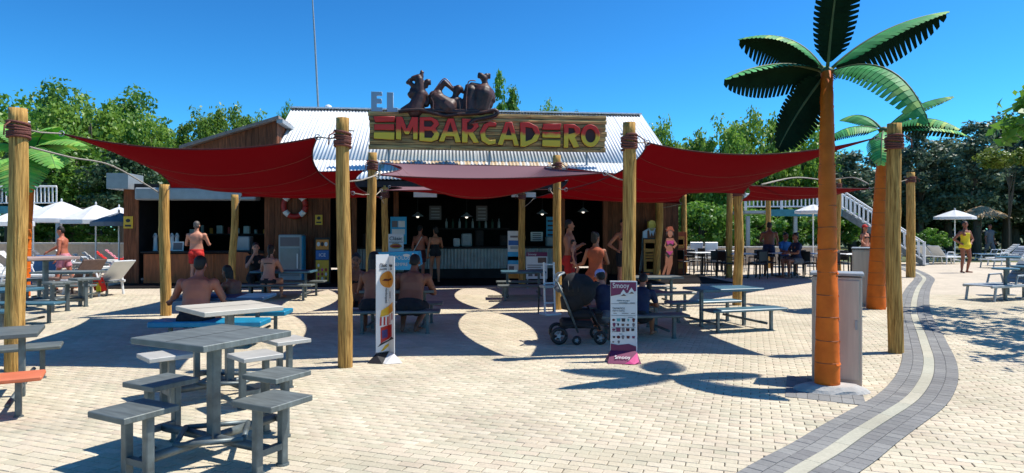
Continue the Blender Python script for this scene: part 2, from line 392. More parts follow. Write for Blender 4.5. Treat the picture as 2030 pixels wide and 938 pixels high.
for i in range(N + 1):
    p, q = bpt(BL * i / N); vs += [p - q * BHW + Vector((0, 0, .003)), p + q * BHW + Vector((0, 0, .003))]
bs.add(vs, [(2 * i, 2 * i + 1, 2 * i + 3, 2 * i + 2) for i in range(N)])
border = struct('border_strip', bs, M['grey_joint'])
def paver_block(p00, p10, p11, p01, z0, z1, bev=.004):
    c = (p00 + p10 + p11 + p01) / 4
    lo = [Vector((p.x, p.y, z0)) for p in (p00, p10, p11, p01)]
    mi = [Vector((p.x, p.y, z1 - bev * .6)) for p in (p00, p10, p11, p01)]
    tp = [Vector((p.x, p.y, z1)) + (c - p).normalized() * bev * 1.4 for p in (p00, p10, p11, p01)]
    return lo + mi + tp, [(8, 9, 10, 11)] + [(4 + i, 4 + (i + 1) % 4, 8 + (i + 1) % 4, 8 + i) for i in range(4)] + [(i, (i + 1) % 4, 4 + (i + 1) % 4, 4 + i) for i in range(4)]
rows = [(-.262, -.158), (-.154, -.054), (.054, .154), (.158, .262)]
LB = .105; far_b = MB(); nb = 0; cand = []
for ri, (a, c) in enumerate(rows):
    k = 0; s = (.05 if ri % 2 else 0)
    while s + LB < BL:
        ln = LB * random.uniform(.92, 1.06)
        p0, q0 = bpt(s + .002); p1, q1 = bpt(s + ln - .002)
        z = .008 + random.uniform(-.0012, .0012)
        cand.append(((p0 + q0 * ((a + c) / 2)), [p0 + q0 * a, p0 + q0 * c, p1 + q1 * c, p1 + q1 * a], z)); s += ln
cand.sort(key=lambda t: t[0].y if t[0].y > 4.0 and abs(t[0].x / t[0].y) < .79 else 99)
for i, (ctr, quad, z) in enumerate(cand):
    vs, fs = paver_block(*quad, .002, z)
    if i < 260:
        o = MB(); o.add([v - ctr for v in vs], fs); o.build('grey_paver', M['grey_paver'], border).location = ctr
    else: far_b.add(vs, fs, random.random())
tag(far_b.build('grey_pavers', M['grey_paver'], border, attr=True), kind='stuff')
s = 0
while s < BL - .02:
    ln = min(.5, BL - s); o = MB(); k = 5
    L_, R_ = [], []
    for j in range(k + 1):
        p, q = bpt(s + .002 + (ln - .004) * j / k); L_.append(p - q * .05); R_.append(p + q * .05)
    vs = [Vector((p.x, p.y, z)) for p in L_ + R_ for z in (.002, .009)]
    nn = 2 * (k + 1); fs = []
    for j in range(k):
        a, b2, c2, d2 = 2 * j, 2 * j + 2, nn + 2 * j, nn + 2 * j + 2
        fs += [(a + 1, c2 + 1, d2 + 1, b2 + 1), (a, a + 1, b2 + 1, b2), (c2, d2, d2 + 1, c2 + 1)]
    fs += [(0, nn, nn + 1, 1), (2 * k, 2 * k + 1, nn + 2 * k + 1, nn + 2 * k)]
    o.add(vs, fs); o.build('channel_slab', M['pale_slab'], border); s += ln

# tan pavers, running bond turned 20 degrees
cand = []
for j in range(-150, 330):
    for i in range(-110, 130):
        c = pu * ((i + (.5 if j % 2 else 0)) * PW + random.uniform(-.002, .002)) + pv * ((j + .5) * PD)
        if not (2.6 < c.y < PAV_FAR + .1) or abs(c.x) > c.y * .80 + 1.6: continue
        cand.append(c)
CA = np.array([[c.x, c.y] for c in cand]); SA = RA[::4]
dmin = np.full(len(cand), 9.0)
for q in SA: dmin = np.minimum(dmin, np.hypot(CA[:, 0] - q[0], CA[:, 1] - q[1]))
cand = [c for c, d in zip(cand, dmin) if d > BHW - .06]
invw = [c for c in cand if c.y > 4.03 and abs(c.x / c.y) < .785]
invw.sort(key=lambda c: c.y); near = {id(c) for c in invw[:300]}
hx, hy = (PW - GAP) / 2, (PD - GAP) / 2
def pv_quad(j=0.0): return [Vector((-hx + random.uniform(-j, j), -hy + random.uniform(-j, j), 0)), Vector((hx, -hy, 0)), Vector((hx + random.uniform(-j, j), hy, 0)), Vector((-hx, hy + random.uniform(-j, j), 0))]
pmesh = []
for k in range(6):
    o = MB(); o.add(*paver_block(*pv_quad(.002), -.012, 0)); pmesh.append(o.mesh('paver', M['tan_paver']))
for c in cand:
    z = random.uniform(-.0016, .0012)
    if id(c) in near:
        o = link('paver', random.choice(pmesh), pavement); o.location = (c.x, c.y, z); o.rotation_euler = (random.uniform(-.006, .006), random.uniform(-.004, .004), ANG + random.uniform(-.008, .008))
far = [c for c in cand if id(c) not in near]
nf = len(far); base, fb = paver_block(*pv_quad(0), -.012, 0); base = np.array([tuple(p) for p in base])
ca, sa = math.cos(ANG), math.sin(ANG); rot = np.array([[ca, -sa, 0], [sa, ca, 0], [0, 0, 1]]); base = base @ rot.T
off = np.array([[c.x, c.y, random.uniform(-.0016, .0012)] for c in far])
V = (base[None] + off[:, None]).reshape(-1, 3); FB = np.array(fb)
FF = (FB[None] + (np.arange(nf) * len(base))[:, None, None]).reshape(-1, 4)
me = bpy.data.meshes.new('pavers'); me.vertices.add(len(V)); me.vertices.foreach_set('co', V.ravel())
me.loops.add(FF.size); me.loops.foreach_set('vertex_index', FF.ravel()); me.polygons.add(len(FF)); me.polygons.foreach_set('loop_start', np.arange(0, FF.size, 4))
me.update(calc_edges=True); me.materials.append(M['tan_paver'])
at = me.attributes.new('rnd', 'FLOAT', 'FACE'); at.data.foreach_set('value', np.repeat(np.random.rand(nf), len(fb)))
tag(link('pavers', me, pavement), kind='stuff')
# grey apron and concrete footing round the front palm
ap = MB(); A0, A1, A2, A3 = gp(1556, 787), gp(1718, 805), gp(1706, 768), gp(1560, 744)
def lerp2(u, v): return (A0 * (1 - u) + A1 * u) * (1 - v) + (A3 * (1 - u) + A2 * u) * v
for i in range(7):
    for j in range(4):
        e = .012; vs, fs = paver_block(lerp2((i + e) / 7, (j + 2 * e) / 4), lerp2((i + 1 - e) / 7, (j + 2 * e) / 4), lerp2((i + 1 - e) / 7, (j + 1 - 2 * e) / 4), lerp2((i + e) / 7, (j + 1 - 2 * e) / 4), .001, .006)
        ap.add(vs, fs, random.random())
apr = struct('palm_apron', ap, M['grey_paver'], attr=True)

# ------------------------------------------------------------------ the building
BR = R(6); bc, bsn = math.cos(BR), math.sin(BR); BO = Vector((0, 18.0, 0))
def bu(x, v):
    r = (x - 1015) / F; return (r * (18 + v * bc) + v * bsn) / (bc - r * bsn)
def bY(u, v): return 18 + u * bsn + v * bc
def bz(x, y, v): return zd(y, bY(bu(x, v), v))
bar = thing('beach_bar', 'long timber beach bar with white corrugated roof, dark open front and serving counters', 'bar building', BO, BR)
def planks_wall(name, u0, u1, v, z0, ztop, parent, w=.16, m=None, d=.03, gap=.006):
    """a board backing with individual vertical planks; ztop is a function of u"""
    m = m or M['brown_wood']; wall = MB(); poly = [(u0, z0), (u1, z0), (u1, ztop(u1) - .01), (u0, ztop(u0) - .01)]
    wall.prism(poly, v + .03, v + .12)
    wo = wall.build(name, M['dark2'], parent)
    u = u0
    while u < u1 - .02:
        ww = min(w * random.uniform(.85, 1.15), u1 - u); a, b2 = u + gap / 2, u + ww - gap / 2
        p = MB(); dd = random.uniform(0, .008)
        p.prism([(a, z0), (b2, z0), (b2, ztop(b2)), (a, ztop(a))], v - dd, v + .028)
        p.build('plank', m, wo); u += ww
    return wo
# main roof of corrugated sheets
EV, EZ, RV, RZ = -.9, 2.83, 3.0, 5.23
UL, UR = bu(578, 3.0), bu(1268, 3.0)
roofm = mat('corrugated_zinc', (.68, .71, .73), .55, .1, 3, .05, metal=.1, stretch=(3, .4, .4), rnd=.07)
rust = bpy.data.materials.new('rusty_zinc'); rust.use_nodes = True
n = rust.node_tree.nodes; l = rust.node_tree.links; b = n['Principled BSDF']; b.inputs['Roughness'].default_value = .5; b.inputs['Metallic'].default_value = .2
tc = n.new('ShaderNodeTexCoord'); mp = n.new('ShaderNodeMapping'); mp.inputs['Scale'].default_value = (3.2, .35, .3); l.new(tc.outputs['Object'], mp.inputs[0])
nz = n.new('ShaderNodeTexNoise'); nz.inputs['Scale'].default_value = 2.2; nz.inputs['Detail'].default_value = 5; l.new(mp.outputs[0], nz.inputs[0])
cr = n.new('ShaderNodeValToRGB'); l.new(nz.outputs['Fac'], cr.inputs[0])
for e, (p, c) in zip([cr.color_ramp.elements[0], cr.color_ramp.elements[1], cr.color_ramp.elements.new(.6)], [(.46, (.62, .62, .6, 1)), (.64, (.26, .1, .03, 1)), (.54, (.5, .36, .2, 1))]): e.position = p; e.color = c
l.new(cr.outputs[0], b.inputs['Base Color'])
ro = MB(); ro.prism([(EV + .05, EZ - .09), (RV, RZ - .06), (RV + 4, EZ), (RV + 4, EZ - .12), (RV, RZ - .2), (EV + .05, EZ - .2)], UL + .05, UR - .05)
ro.v = [(y, x, z) for x, y, z in ro.v]; ro.f = [tuple(reversed(f)) for f in ro.f]
roof = ro.build('roof', M['dark2'], bar)
def sheet(u0, u1, v0, z0, v1, z1, m, lift=0, pitch=.095, amp=.0135):
    k = max(2, int((u1 - u0) / pitch * 6)); vs = []
    nrm = Vector((0, -(z1 - z0), (v1 - v0))).normalized()
    for i in range(k + 1):
        u = u0 + (u1 - u0) * i / k; w = amp * math.sin(2 * PI * u / pitch) + lift
        vs += [Vector((u, v0, z0)) + nrm * w, Vector((u, v1, z1)) + nrm * w]
    o = MB(); o.add(vs, [(2 * i, 2 * i + 2, 2 * i + 3, 2 * i + 1) for i in range(k)])
    ob = o.build('roof_sheet', m, roof, smooth=True)
    md = ob.modifiers.new('thickness', 'SOLIDIFY'); md.thickness = .004; return ob
k = 12
for i in range(k):
    a = UL + (UR - UL) * i / k; c = UL + (UR - UL) * (i + 1) / k + .06
    vm_, zm_ = EV + .95, EZ + (RZ - EZ) * .95 / (RV - EV)
    sheet(a, c, EV + .85, EZ + (RZ - EZ) * .85 / (RV - EV), RV, RZ, roofm, .012 + .004 * (i % 2))
    sheet(a, c, EV - .08, EZ - .05, vm_, zm_, rust if 2 < i < 9 else roofm, .004 * (i % 2))
rc = MB(); rc.box(((UL + UR) / 2, RV, RZ + .035), (UR - UL + .06, .3, .04)); rc.build('ridge_cap', roofm, roof)
gt = MB(); gt.box(((UL + UR) / 2 , EV - .0, EZ - .17), (UR - UL, .05, .16)); gt.build('fascia', M['dark2'], bar)
# interior: floor, ceiling, back and side walls
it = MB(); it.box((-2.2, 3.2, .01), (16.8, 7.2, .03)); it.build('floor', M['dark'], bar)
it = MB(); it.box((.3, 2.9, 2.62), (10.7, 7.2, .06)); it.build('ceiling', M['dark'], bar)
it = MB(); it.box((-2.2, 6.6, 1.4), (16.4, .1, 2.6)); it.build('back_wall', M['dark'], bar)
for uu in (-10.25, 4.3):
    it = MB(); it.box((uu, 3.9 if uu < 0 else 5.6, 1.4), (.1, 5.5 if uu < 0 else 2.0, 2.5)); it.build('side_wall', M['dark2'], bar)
# main serving counter with corrugated front
cu0, cu1, cv = bu(690, 1.9), bu(1118, 1.9), 1.9
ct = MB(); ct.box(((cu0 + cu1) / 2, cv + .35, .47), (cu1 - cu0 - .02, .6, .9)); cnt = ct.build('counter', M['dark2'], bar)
ct = MB(); kk = int((cu1 - cu0) / .1 * 6); vs = []
for i in range(kk + 1):
    u = cu0 + (cu1 - cu0) * i / kk; w = .02 * math.sin(2 * PI * u / .1); vs += [(u, cv - .03 + w, .32), (u, cv - .03 + w, .92)]
ct.add(vs, [(2 * i, 2 * i + 2, 2 * i + 3, 2 * i + 1) for i in range(kk)]); ct.build('corrugated_front', mat('dull_zinc', (.36, .37, .37), .5, .2, 4, metal=.4), cnt, smooth=True)
ct = MB(); ct.bbox(((cu0 + cu1) / 2, cv + .25, .955), (cu1 - cu0 + .1, .75, .05)); ct.build('counter_top', M['dark2'], cnt)
# rear shelf with machines, boards, lamps in the dark
for (x0, x1, y0, y1, m) in [(851, 875, 408, 436, 'ink2'), (944, 966, 408, 438, 'ink2'), (1052, 1076, 460, 478, 'paper'), (1083, 1099, 430, 472, 'cyan')]:
    v = 3.2 if x0 < 1050 else 2.6; u0, u1 = bu(x0, v), bu(x1, v); z0, z1 = bz(x0, y1, v), bz(x0, y0, v)
    o = MB(); o.box(((u0 + u1) / 2, v, (z0 + z1) / 2), (u1 - u0, .03, z1 - z0)); pn = o.build('menu_board', M[m], bar)
    for q in range(4):
        o = MB(); o.box(((u0 + u1) / 2, v - .02, z0 + (z1 - z0) * (q + .7) / 4.6), ((u1 - u0) * .7, .006, (z1 - z0) * .08)); o.build('print_line', M['ink' if m in ('paper', 'cyan') else 'grey'], pn)
for x, y in [(828, 429), (925, 430), (1156, 420), (1075, 424)]:
    v = 1.4; u, z = bu(x, v), bz(x, y, v); o = MB()
    o.lathe((u, v, z), [(.17, 0), (.16, .02), (.05, .09), (.03, .12)], 14); lp = o.build('pendant_lamp', M['grey'], bar)
    o = MB(); o.ell((u, v, z), (.045, .045, .045), 10, 8); o.build('bulb', M['bulb'], lp)
    o = MB(); o.tube([(u, v, z + .12), (u, v, 2.59)], .008, 6); o.build('cord', M['black'], lp)
for x, w, h, m in [(925, .32, .4, 'grey'), (950, .25, .5, 'dark2'), (905, .2, .25, 'paper'), (1000, .3, .35, 'dark2'), (730, .3, .4, 'dark2'), (1090, .25, .3, 'grey')]:
    v = 2.3; u = bu(x, v); o = MB(); o.bbox((u, v, .98 + h / 2), (w, .3, h), .03); o.bbox((u, v - .16, .98 + h * .6), (w * .7, .03, h * .3), .01); o.build('counter_machine', M[m], bar)
for i in range(9):
    o = MB(); u = bu(885 + i * 13, 3.4); o.lathe((u, 3.4, 1.55), [(.04, 0), (.04, .18), (.015, .24), (.015, .3)], 8); o.build('bottle', M['green_dk' if i % 2 else 'grey'], bar)
o = MB(); o.box((bu(940, 3.4), 3.42, 1.52), (2.3, .25, .04)); o.build('shelf', M['dark2'], bar)
for x0, x1 in [(820, 866), (1014, 1062)]:
    v = -.6; u0, u1 = bu(x0, v), bu(x1, v); o = MB(); o.box(((u0 + u1) / 2, v, bz(x0, 386, v)), (u1 - u0, .05, .13)); o.build('fascia_board', M['white'], bar)
# inner dark posts of the open front
for x in (702, 785, 1115, 1200):
    o = MB(); o.box((bu(x, 1.2), 1.25, 1.3), (.14, .14, 2.58)); o.build('inner_post', M['brown_wood'], bar)
# kiosk on the left: corner column, counter, plank wall, gable above
KV = 1.0; ku0, ku1 = bu(245, KV), bu(655, KV)
planks_wall('corner_wall', ku0, bu(275, KV), KV, 0.0, lambda u: 2.62, bar, .14)
kc0, kc1 = bu(283, KV), bu(522, KV)
o = MB(); o.box(((kc0 + kc1) / 2, KV + .42, .42), (kc1 - kc0 - .02, .7, .84)); kcn = o.build('counter', M['dark2'], bar)
u = kc0
while u < kc1 - .02:
    ww = min(.62, kc1 - u); o = MB(); o.box((u + ww / 2, KV + .045, .42), (ww - .012, .03, .8)); o.build('counter_panel', M['counter_wood'], kcn); u += ww
o = MB(); o.bbox(((kc0 + kc1) / 2, KV + .35, .875), (kc1 - kc0 + .05, .85, .05)); o.build('counter_top', M['dark2'], kcn)
# the leaning orange-brown board end
o = MB(); u0, u1 = bu(468, .9), bu(502, .9); o.prism([(u0, .02), (u1 + .03, .02), (u1, .62), (u1 - .06, .78), (u1 - .16, .86), (u0, .88)], .86, .9); o.build('end_board', M['counter_wood'], bar)
planks_wall('plank_wall', bu(524, KV), ku1, KV, .0, lambda u: 2.62, bar, .15)
o = MB(); v = KV - .3; u0, u1 = bu(275, v), bu(512, v); o.bbox(((u0 + u1) / 2, v, bz(300, 385, v)), (u1 - u0, .5, bz(300, 373, v) - bz(300, 397, v)), .03); o.build('awning_box', M['grey'], bar)
gv = .55; gu0, gu1 = bu(380, gv), bu(548, gv); gz0, gz1 = bz(380, 292, gv), bz(548, 240, gv)
gf = lambda u: gz0 + (gz1 - gz0) * (u - gu0) / (gu1 - gu0)
planks_wall('gable_wall', gu0, gu1, gv, 2.66, gf, bar, .17)
sw = MB(); sw.box((gu1 - .05, gv + 1.0, 3.3), (.08, 1.85, 1.3)); swo = sw.build('gable_side', M['dark2'], bar)
for i in range(10):
    p = MB(); a = gv + .04 + i * .19; p.add([], []); p.box((gu1, a + .092, (2.7 + gz1 - .06) / 2), (.03 + .006 * (i % 2), .182, gz1 - .06 - 2.7)); p.build('plank', M['brown_wood'], swo)
rp = MB(); rp.prism([(gu0 - .25, gf(gu0) - .07), (gu1 + .1, gz1 + .04), (gu1 + .1, gz1 + .12), (gu0 - .25, gf(gu0) + .02)], gv - .2, gv + 2.0); rp.build('gable_roof', mat('weathered_board', (.25, .2, .17), .8, .3, 5, .3), bar)
rp = MB(); rp.box(((gu1 + .12), gv + .9, gz1 - .02), (.16, 2.1, .1)); rp.build('gable_fascia', M['grey'], bar)
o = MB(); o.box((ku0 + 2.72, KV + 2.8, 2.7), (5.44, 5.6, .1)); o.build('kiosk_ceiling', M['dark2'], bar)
o = MB(); o.box((ku0 + .0, KV + .1, 2.8), (.55, .9, .42)); o.build('eave_box', M['grey'], bar)
# right plank wall, pillar and end panel
WV = 3.2
planks_wall('plank_wall', bu(1202, WV), bu(1300, WV), WV, 0, lambda u: 2.75, bar, .2)
planks_wall('plank_pillar', bu(1310, WV - .3), bu(1345, WV - .3), WV - .3, 0, lambda u: 2.75, bar, .2)
o = MB(); o.box((bu(1330, WV), WV + .95, 2.82), (1.6, 2.1, .14)); o.build('pillar_roof', M['dark2'], bar)

o = MB(); o.box((kc0 + 1.9, KV + 2.6, 1.35), (3.4, .3, .04)); ksh = o.build('shelf', M['dark2'], bar)
for i in range(12):
    o = MB(); hh = random.uniform(.1, .26); xx = kc0 + .4 + i * .27
    if i % 3: o.lathe((xx, KV + 2.55, 1.372), [(.05, 0), (.055, hh), (.03, hh + .02)], 10)
    else: o.bbox((xx, KV + 2.55, 1.372 + hh / 2), (.18, .16, hh), .01)
    o.build('shelf_item', M[('paper', 'grey', 'amber', 'grey', 'red_paint', 'paper')[i % 6]], ksh)
o = MB(); o.bbox((kc1 - .7, KV + .5, 1.1), (.5, .4, .42), .03); o.build('coffee_machine', M['grey'], kcn)
# kiosk counter goods
def on(x, y, v): u = bu(x, v); return BO + Vector((u * bc - v * bsn, u * bsn + v * bc, bz(x, y, v)))
def w2(x, v, z=0): u = bu(x, v); return Vector((u * bc - v * bsn, 18 + u * bsn + v * bc, z))
t = thing('counter_display', 'small framed white card leaning on kiosk counter beside the man in red shorts', 'display card', w2(353, KV + .25, .9), BR)
o = MB(); o.box((0, 0, .13), (.3, .03, .26), Matrix.Rotation(-.15, 3, 'X')); o.build('frame', M['white'], t)
o = MB(); o.box((0, -.018, .13), (.24, .012, .2), Matrix.Rotation(-.15, 3, 'X')); o.build('card', M['ink2'], t)
for i, (x, lab) in enumerate([(308, 'curved white drinks tap at left end of kiosk counter'), (351, 'white drinks tap just left of the man in red shorts'), (341, 'slim white tap beside the framed card on kiosk counter')]):
    t = thing('drinks_tap', lab, 'tap', w2(x, KV + .5, .9), BR, 'taps on the kiosk counter')
    o = MB(); o.lathe((0, 0, 0), [(.07, 0), (.06, .05), (.05, .35), (.06, .42), (.02, .5)], 10); o.build('column', M['white_plastic'], t)
    o = MB(); o.tube([(0, 0, .42), (0, -.1, .45), (0, -.13, .38)], .018, 6); o.build('spout', M['grey'], t)
t = thing('notice', 'yellow notice on the left corner post of the bar', 'notice', on(254, 441, KV - .04), BR)
o = MB(); o.box((0, 0, 0), (.24, .012, .33)); o.build('plate', M['yellow'], t); o = MB(); o.ell((0, -.008, .05), (.06, .004, .05)); o.box((0, -.008, -.09), (.16, .004, .05)); o.build('pictogram', M['ink'], t)
t = thing('notice', 'yellow notice on plank wall right of the red lifebuoy', 'notice', on(632, 436, KV - .04), BR)
o = MB(); o.box((0, 0, 0), (.2, .012, .28)); o.build('plate', M['yellow'], t); o = MB(); o.ell((0, -.008, .05), (.05, .004, .05)); o.box((0, -.008, -.07), (.14, .004, .04)); o.build('pictogram', M['ink'], t)
# lifebuoy
t = thing('lifebuoy', 'red lifebuoy with white bands hanging on the plank wall', 'lifebuoy', on(584, 408, KV - .1), BR)
def ring(a0, a1, R1, r, n=18):
    o = MB(); o.tube([(R1 * math.cos(a0 + (a1 - a0) * i / n), 0, R1 * math.sin(a0 + (a1 - a0) * i / n)) for i in range(n + 1)], r, 10); return o
ring(0, 2 * PI, .3, .075, 32).build('ring', M['red_paint'], t, smooth=True)
for a in (225, 315, 45, 135): ring(R(a - 14), R(a + 14), .3, .08, 6).build('band', M['white'], t, smooth=True)
# drinks fridge
t = thing('drinks_fridge', 'grey glass-door drinks fridge with blue side against the plank wall', 'fridge', w2(579, KV - .5), BR)
o = MB(); o.bbox((0, 0, .68), (.6, .5, 1.36), .02); o.build('cabinet', M['grey'], t)
o = MB(); o.box((0, -.262, .62), (.5, .02, .75)); dr = o.build('door', M['glass'], t); o = MB(); o.box((.2, -.285, .65), (.03, .02, .4)); o.build('handle', M['white'], dr)
o = MB(); o.box((0, -.262, 1.17), (.5, .02, .24)); o.build('header', M['ink2'], t)
o = MB(); o.box((.31, 0, .68), (.014, .46, 1.3)); o.build('side_panel', M['cyan'], t)
# ice cream poster stand
t = thing('ice_cream_poster', 'tall ice cream price poster in black frame beside the kiosk doorway', 'poster stand', w2(639, KV - .55), BR)
o = MB(); o.box((0, .02, .64), (.4, .04, 1.28)); o.box((0, .1, .02), (.44, .3, .04)); o.build('frame', M['black'], t)
for z0, z1, m in [(.95, 1.22, 'amber'), (.68, .93, 'royal'), (.08, .66, 'yellow')]:
    o = MB(); o.box((0, -.006, (z0 + z1) / 2), (.34, .012, z1 - z0)); o.build('poster_panel', M[m], t)
for i in range(10):
    o = MB(); o.ell((-.1 + .1 * (i % 3), -.014, .16 + .12 * (i // 3)), (.03, .004, .045)); o.build('printed_ice_cream', M[['red_paint', 'paper', 'brown_cloth', 'pink'][i % 4]], t)
for i in range(3):
    o = MB(); o.ell((-.1 + .1 * i, -.014, 1.1), (.045, .004, .06)); o.build('printed_ice_cream', M[['paper', 'ink', 'paper'][i]], t)
text('ICE', .13, (0, -.015, .8), (R(90), 0, 0), M['white'], t)

# ------------------------------------------------------------------ the name board
BW_L, BW_R = Vector(px(731, 0, 17.2)), Vector(px(1201, 0, 17.9)); BW_L.z = BW_R.z = 0
SW = (BW_R - BW_L).length; SZ0, SZ1 = 3.6, 4.6; SHH = SZ1 - SZ0; SA_ = math.atan2(BW_R.y - BW_L.y, BW_R.x - BW_L.x)
sb = thing('name_board', 'long timber board with chunky red and yellow letters reading EMBARCADERO above the roof edge', 'sign', (BW_L.x, BW_L.y, SZ0), SA_)
o = MB(); o.box((SW / 2, .07, SHH / 2), (SW - .04, .06, SHH - .04)); o.build('backing', M['dark2'], sb)
zc = 0; hts = [.14, .17, .13, .16, .19, .12, .13]; tot = sum(hts)
for i, h_ in enumerate(hts):
    h2 = h_ / tot * SHH; cuts = [0, SW * random.uniform(.35, .65), SW] if i % 2 else [0, SW * random.uniform(.2, .4), SW * random.uniform(.6, .85), SW]
    for a, b2 in zip(cuts[:-1], cuts[1:]):
        a2 = a + (.004 if a else random.uniform(-.03, .03)); b3 = b2 - (.004 if b2 < SW else random.uniform(-.03, .03))
        o = MB(); nseg = 14; dd = random.uniform(0, .02); vs = []
        for q in range(nseg + 1):
            x = a2 + (b3 - a2) * q / nseg; w1 = noise.noise((x * 1.7, i * 5, 0)) * .012; w2_ = noise.noise((x * 1.7, i * 5 + 3, 0)) * .012
            vs += [(x, -dd, zc + .006 + w1), (x, -dd - .018, zc + h2 / 2), (x, -dd, zc + h2 - .006 + w2_), (x, .05, zc + h2 - .006 + w2_), (x, .05, zc + .006 + w1)]
        fs = [(5 * q + e, 5 * (q + 1) + e, 5 * (q + 1) + (e + 1) % 5, 5 * q + (e + 1) % 5) for q in range(nseg) for e in range(5)] + [(4, 3, 2, 1, 0), tuple(5 * nseg + e for e in range(5))]
        o.add(vs, [tuple(reversed(f)) for f in fs]); o.build('plank', M['sign_wood'], sb)
    zc += h2
for x in (.5, SW - .5, SW / 2):
    o = MB(); o.box((x, .16, -.1), (.05, .05, 1.4)); o.build('support', M['grey'], sb)
lm = bpy.data.materials.new('letter_paint'); lm.use_nodes = True
n = lm.node_tree.nodes; l = lm.node_tree.links; b = n['Principled BSDF']; b.inputs['Roughness'].default_value = .4
tc = n.new('ShaderNodeTexCoord'); sp = n.new('ShaderNodeSeparateXYZ'); l.new(tc.outputs['Object'], sp.inputs[0])
nz = n.new('ShaderNodeTexNoise'); nz.inputs['Scale'].default_value = 5; l.new(tc.outputs['Object'], nz.inputs[0])
ma = n.new('ShaderNodeMath'); ma.operation = 'MULTIPLY_ADD'; l.new(nz.outputs['Fac'], ma.inputs[0]); ma.inputs[1].default_value = .16; l.new(sp.outputs['Y'], ma.inputs[2])
cr = n.new('ShaderNodeValToRGB'); mr = n.new('ShaderNodeMapRange'); l.new(ma.outputs[0], mr.inputs['Value']); mr.inputs['From Min'].default_value = .1; mr.inputs['From Max'].default_value = .95
l.new(mr.outputs[0], cr.inputs[0]); e = cr.color_ramp.elements
e[0].position = 0; e[0].color = (.85, .5, .02, 1); e[1].position = 1; e[1].color = (.85, .02, .006, 1)
for p, c in [(.47, (.95, .6, .03, 1)), (.53, (.85, .22, .02, 1)), (.57, (.82, .03, .008, 1))]: q = e.new(p); q.color = c
l.new(cr.outputs[0], b.inputs['Base Color'])
def sl(p): return ((p[0] - 222) / 1472 * SW, (558 - p[1]) / 232 * SHH - (p[0] - 222) / 1472 * .06 + .03)
def ellp(cx, cy, rx, ry, k=20): return [(cx + rx * math.cos(2 * PI * i / k), cy + ry * math.sin(2 * PI * i / k)) for i in range(k)]
LET = [
 ('E', [[(248, 365), (380, 362), (380, 397), (262, 403)]]), ('E', [[(255, 412), (378, 408), (378, 450), (255, 450)]]), ('E', [[(252, 461), (380, 458), (378, 508), (252, 503)]]),
 ('M', [[(385, 362), (427, 362), (452, 430), (480, 362), (522, 362), (518, 502), (488, 502), (486, 432), (465, 472), (440, 472), (420, 432), (420, 506), (384, 504)]]),
 ('B', [[(527, 362), (600, 358), (640, 378), (650, 405), (628, 430), (652, 462), (640, 500), (600, 515), (525, 511)], [(558, 385), (598, 385), (612, 401), (597, 418), (558, 418)], [(560, 446), (600, 446), (614, 465), (600, 486), (560, 486)]]),
 ('A', [[(698, 365), (737, 362), (782, 512), (745, 515), (736, 478), (690, 478), (679, 511), (642, 511)], [(715, 398), (729, 446), (700, 446)]]),
 ('R', [[(784, 362), (838, 364), (885, 388), (893, 412), (858, 448), (895, 512), (857, 515), (824, 462), (822, 514), (784, 514)], [(820, 390), (848, 396), (856, 412), (840, 428), (821, 430)]]),
 ('C', [[(1000, 385), (960, 376), (918, 395), (894, 445), (905, 500), (950, 526), (995, 517), (998, 488), (957, 491), (934, 470), (932, 437), (952, 411), (997, 410)]]),
 ('A', [[(1054, 378), (1096, 375), (1141, 525), (1106, 526), (1097, 490), (1050, 490), (1038, 525), (1002, 522)], [(1075, 412), (1090, 458), (1060, 458)]]),
 ('D', [[(1145, 378), (1202, 375), (1255, 400), (1275, 445), (1252, 495), (1180, 531), (1145, 531)], [(1182, 408), (1220, 414), (1238, 445), (1216, 480), (1182, 493)]]),
 ('E', [[(1290, 382), (1405, 378), (1401, 420), (1283, 422)]]), ('E', [[(1283, 431), (1402, 430), (1402, 471), (1283, 471)]]), ('E', [[(1283, 482), (1402, 482), (1400, 528), (1283, 525)]]),
 ('R', [[(1420, 380), (1490, 380), (1525, 405), (1525, 440), (1493, 464), (1522, 522), (1482, 531), (1452, 476), (1450, 531), (1418, 531)], [(1452, 405), (1485, 408), (1491, 430), (1452, 442)]]),
 ('O', [ellp(1590, 450, 63, 73), ellp(1590, 450, 31, 41)])]
def curve_letter(name, polys, ext, bev, mats, parent, loc, off=0.0):
    c = bpy.data.curves.new(name, 'CURVE'); c.dimensions = '2D'; c.fill_mode = 'BOTH'; c.extrude = ext; c.bevel_depth = bev; c.bevel_resolution = 2; c.offset = off
    for P in polys:
        s_ = c.splines.new('POLY'); s_.points.add(len(P) - 1); s_.use_cyclic_u = True
        for i, p in enumerate(P): s_.points[i].co = (p[0], p[1], 0, 1)
    for m in mats: c.materials.append(m)
    o = link(name, c, parent); o.location = loc; o.rotation_euler = (R(90), 0, 0); return meshify(o)
om = mat('letter_edge', (.07, .02, .012), .6, .2, 5)
for ch, polys in LET:
    P = [[sl(p) for p in q] for q in polys]
    curve_letter('letter', P, .03, .009, [lm], sb, (0, -.07, 0), off=-.02)
    curve_letter('letter_edging', [P[0]], .014, .012, [om], sb, (0, -.035, 0), off=-.008)
# EL
el = thing('small_letters', 'pale blue-grey letters EL standing on the left end of the name board', 'sign letters', (BW_L.x, BW_L.y, SZ1), SA_)
def pe(x, y): return ((x - 222) / 1472 * SW, (313 - y) / 232 * SHH)
curve_letter('letter', [[pe(*p) for p in [(238, 195), (300, 195), (300, 215), (268, 215), (268, 237), (298, 237), (298, 262), (268, 262), (268, 290), (302, 290), (302, 312), (238, 312)]]], .04, .006, [M['el']], el, (0, .02, 0))
curve_letter('letter', [[pe(*p) for p in [(332, 197), (368, 197), (368, 290), (394, 290), (390, 314), (332, 314)]]], .04, .006, [M['el']], el, (0, .02, 0))
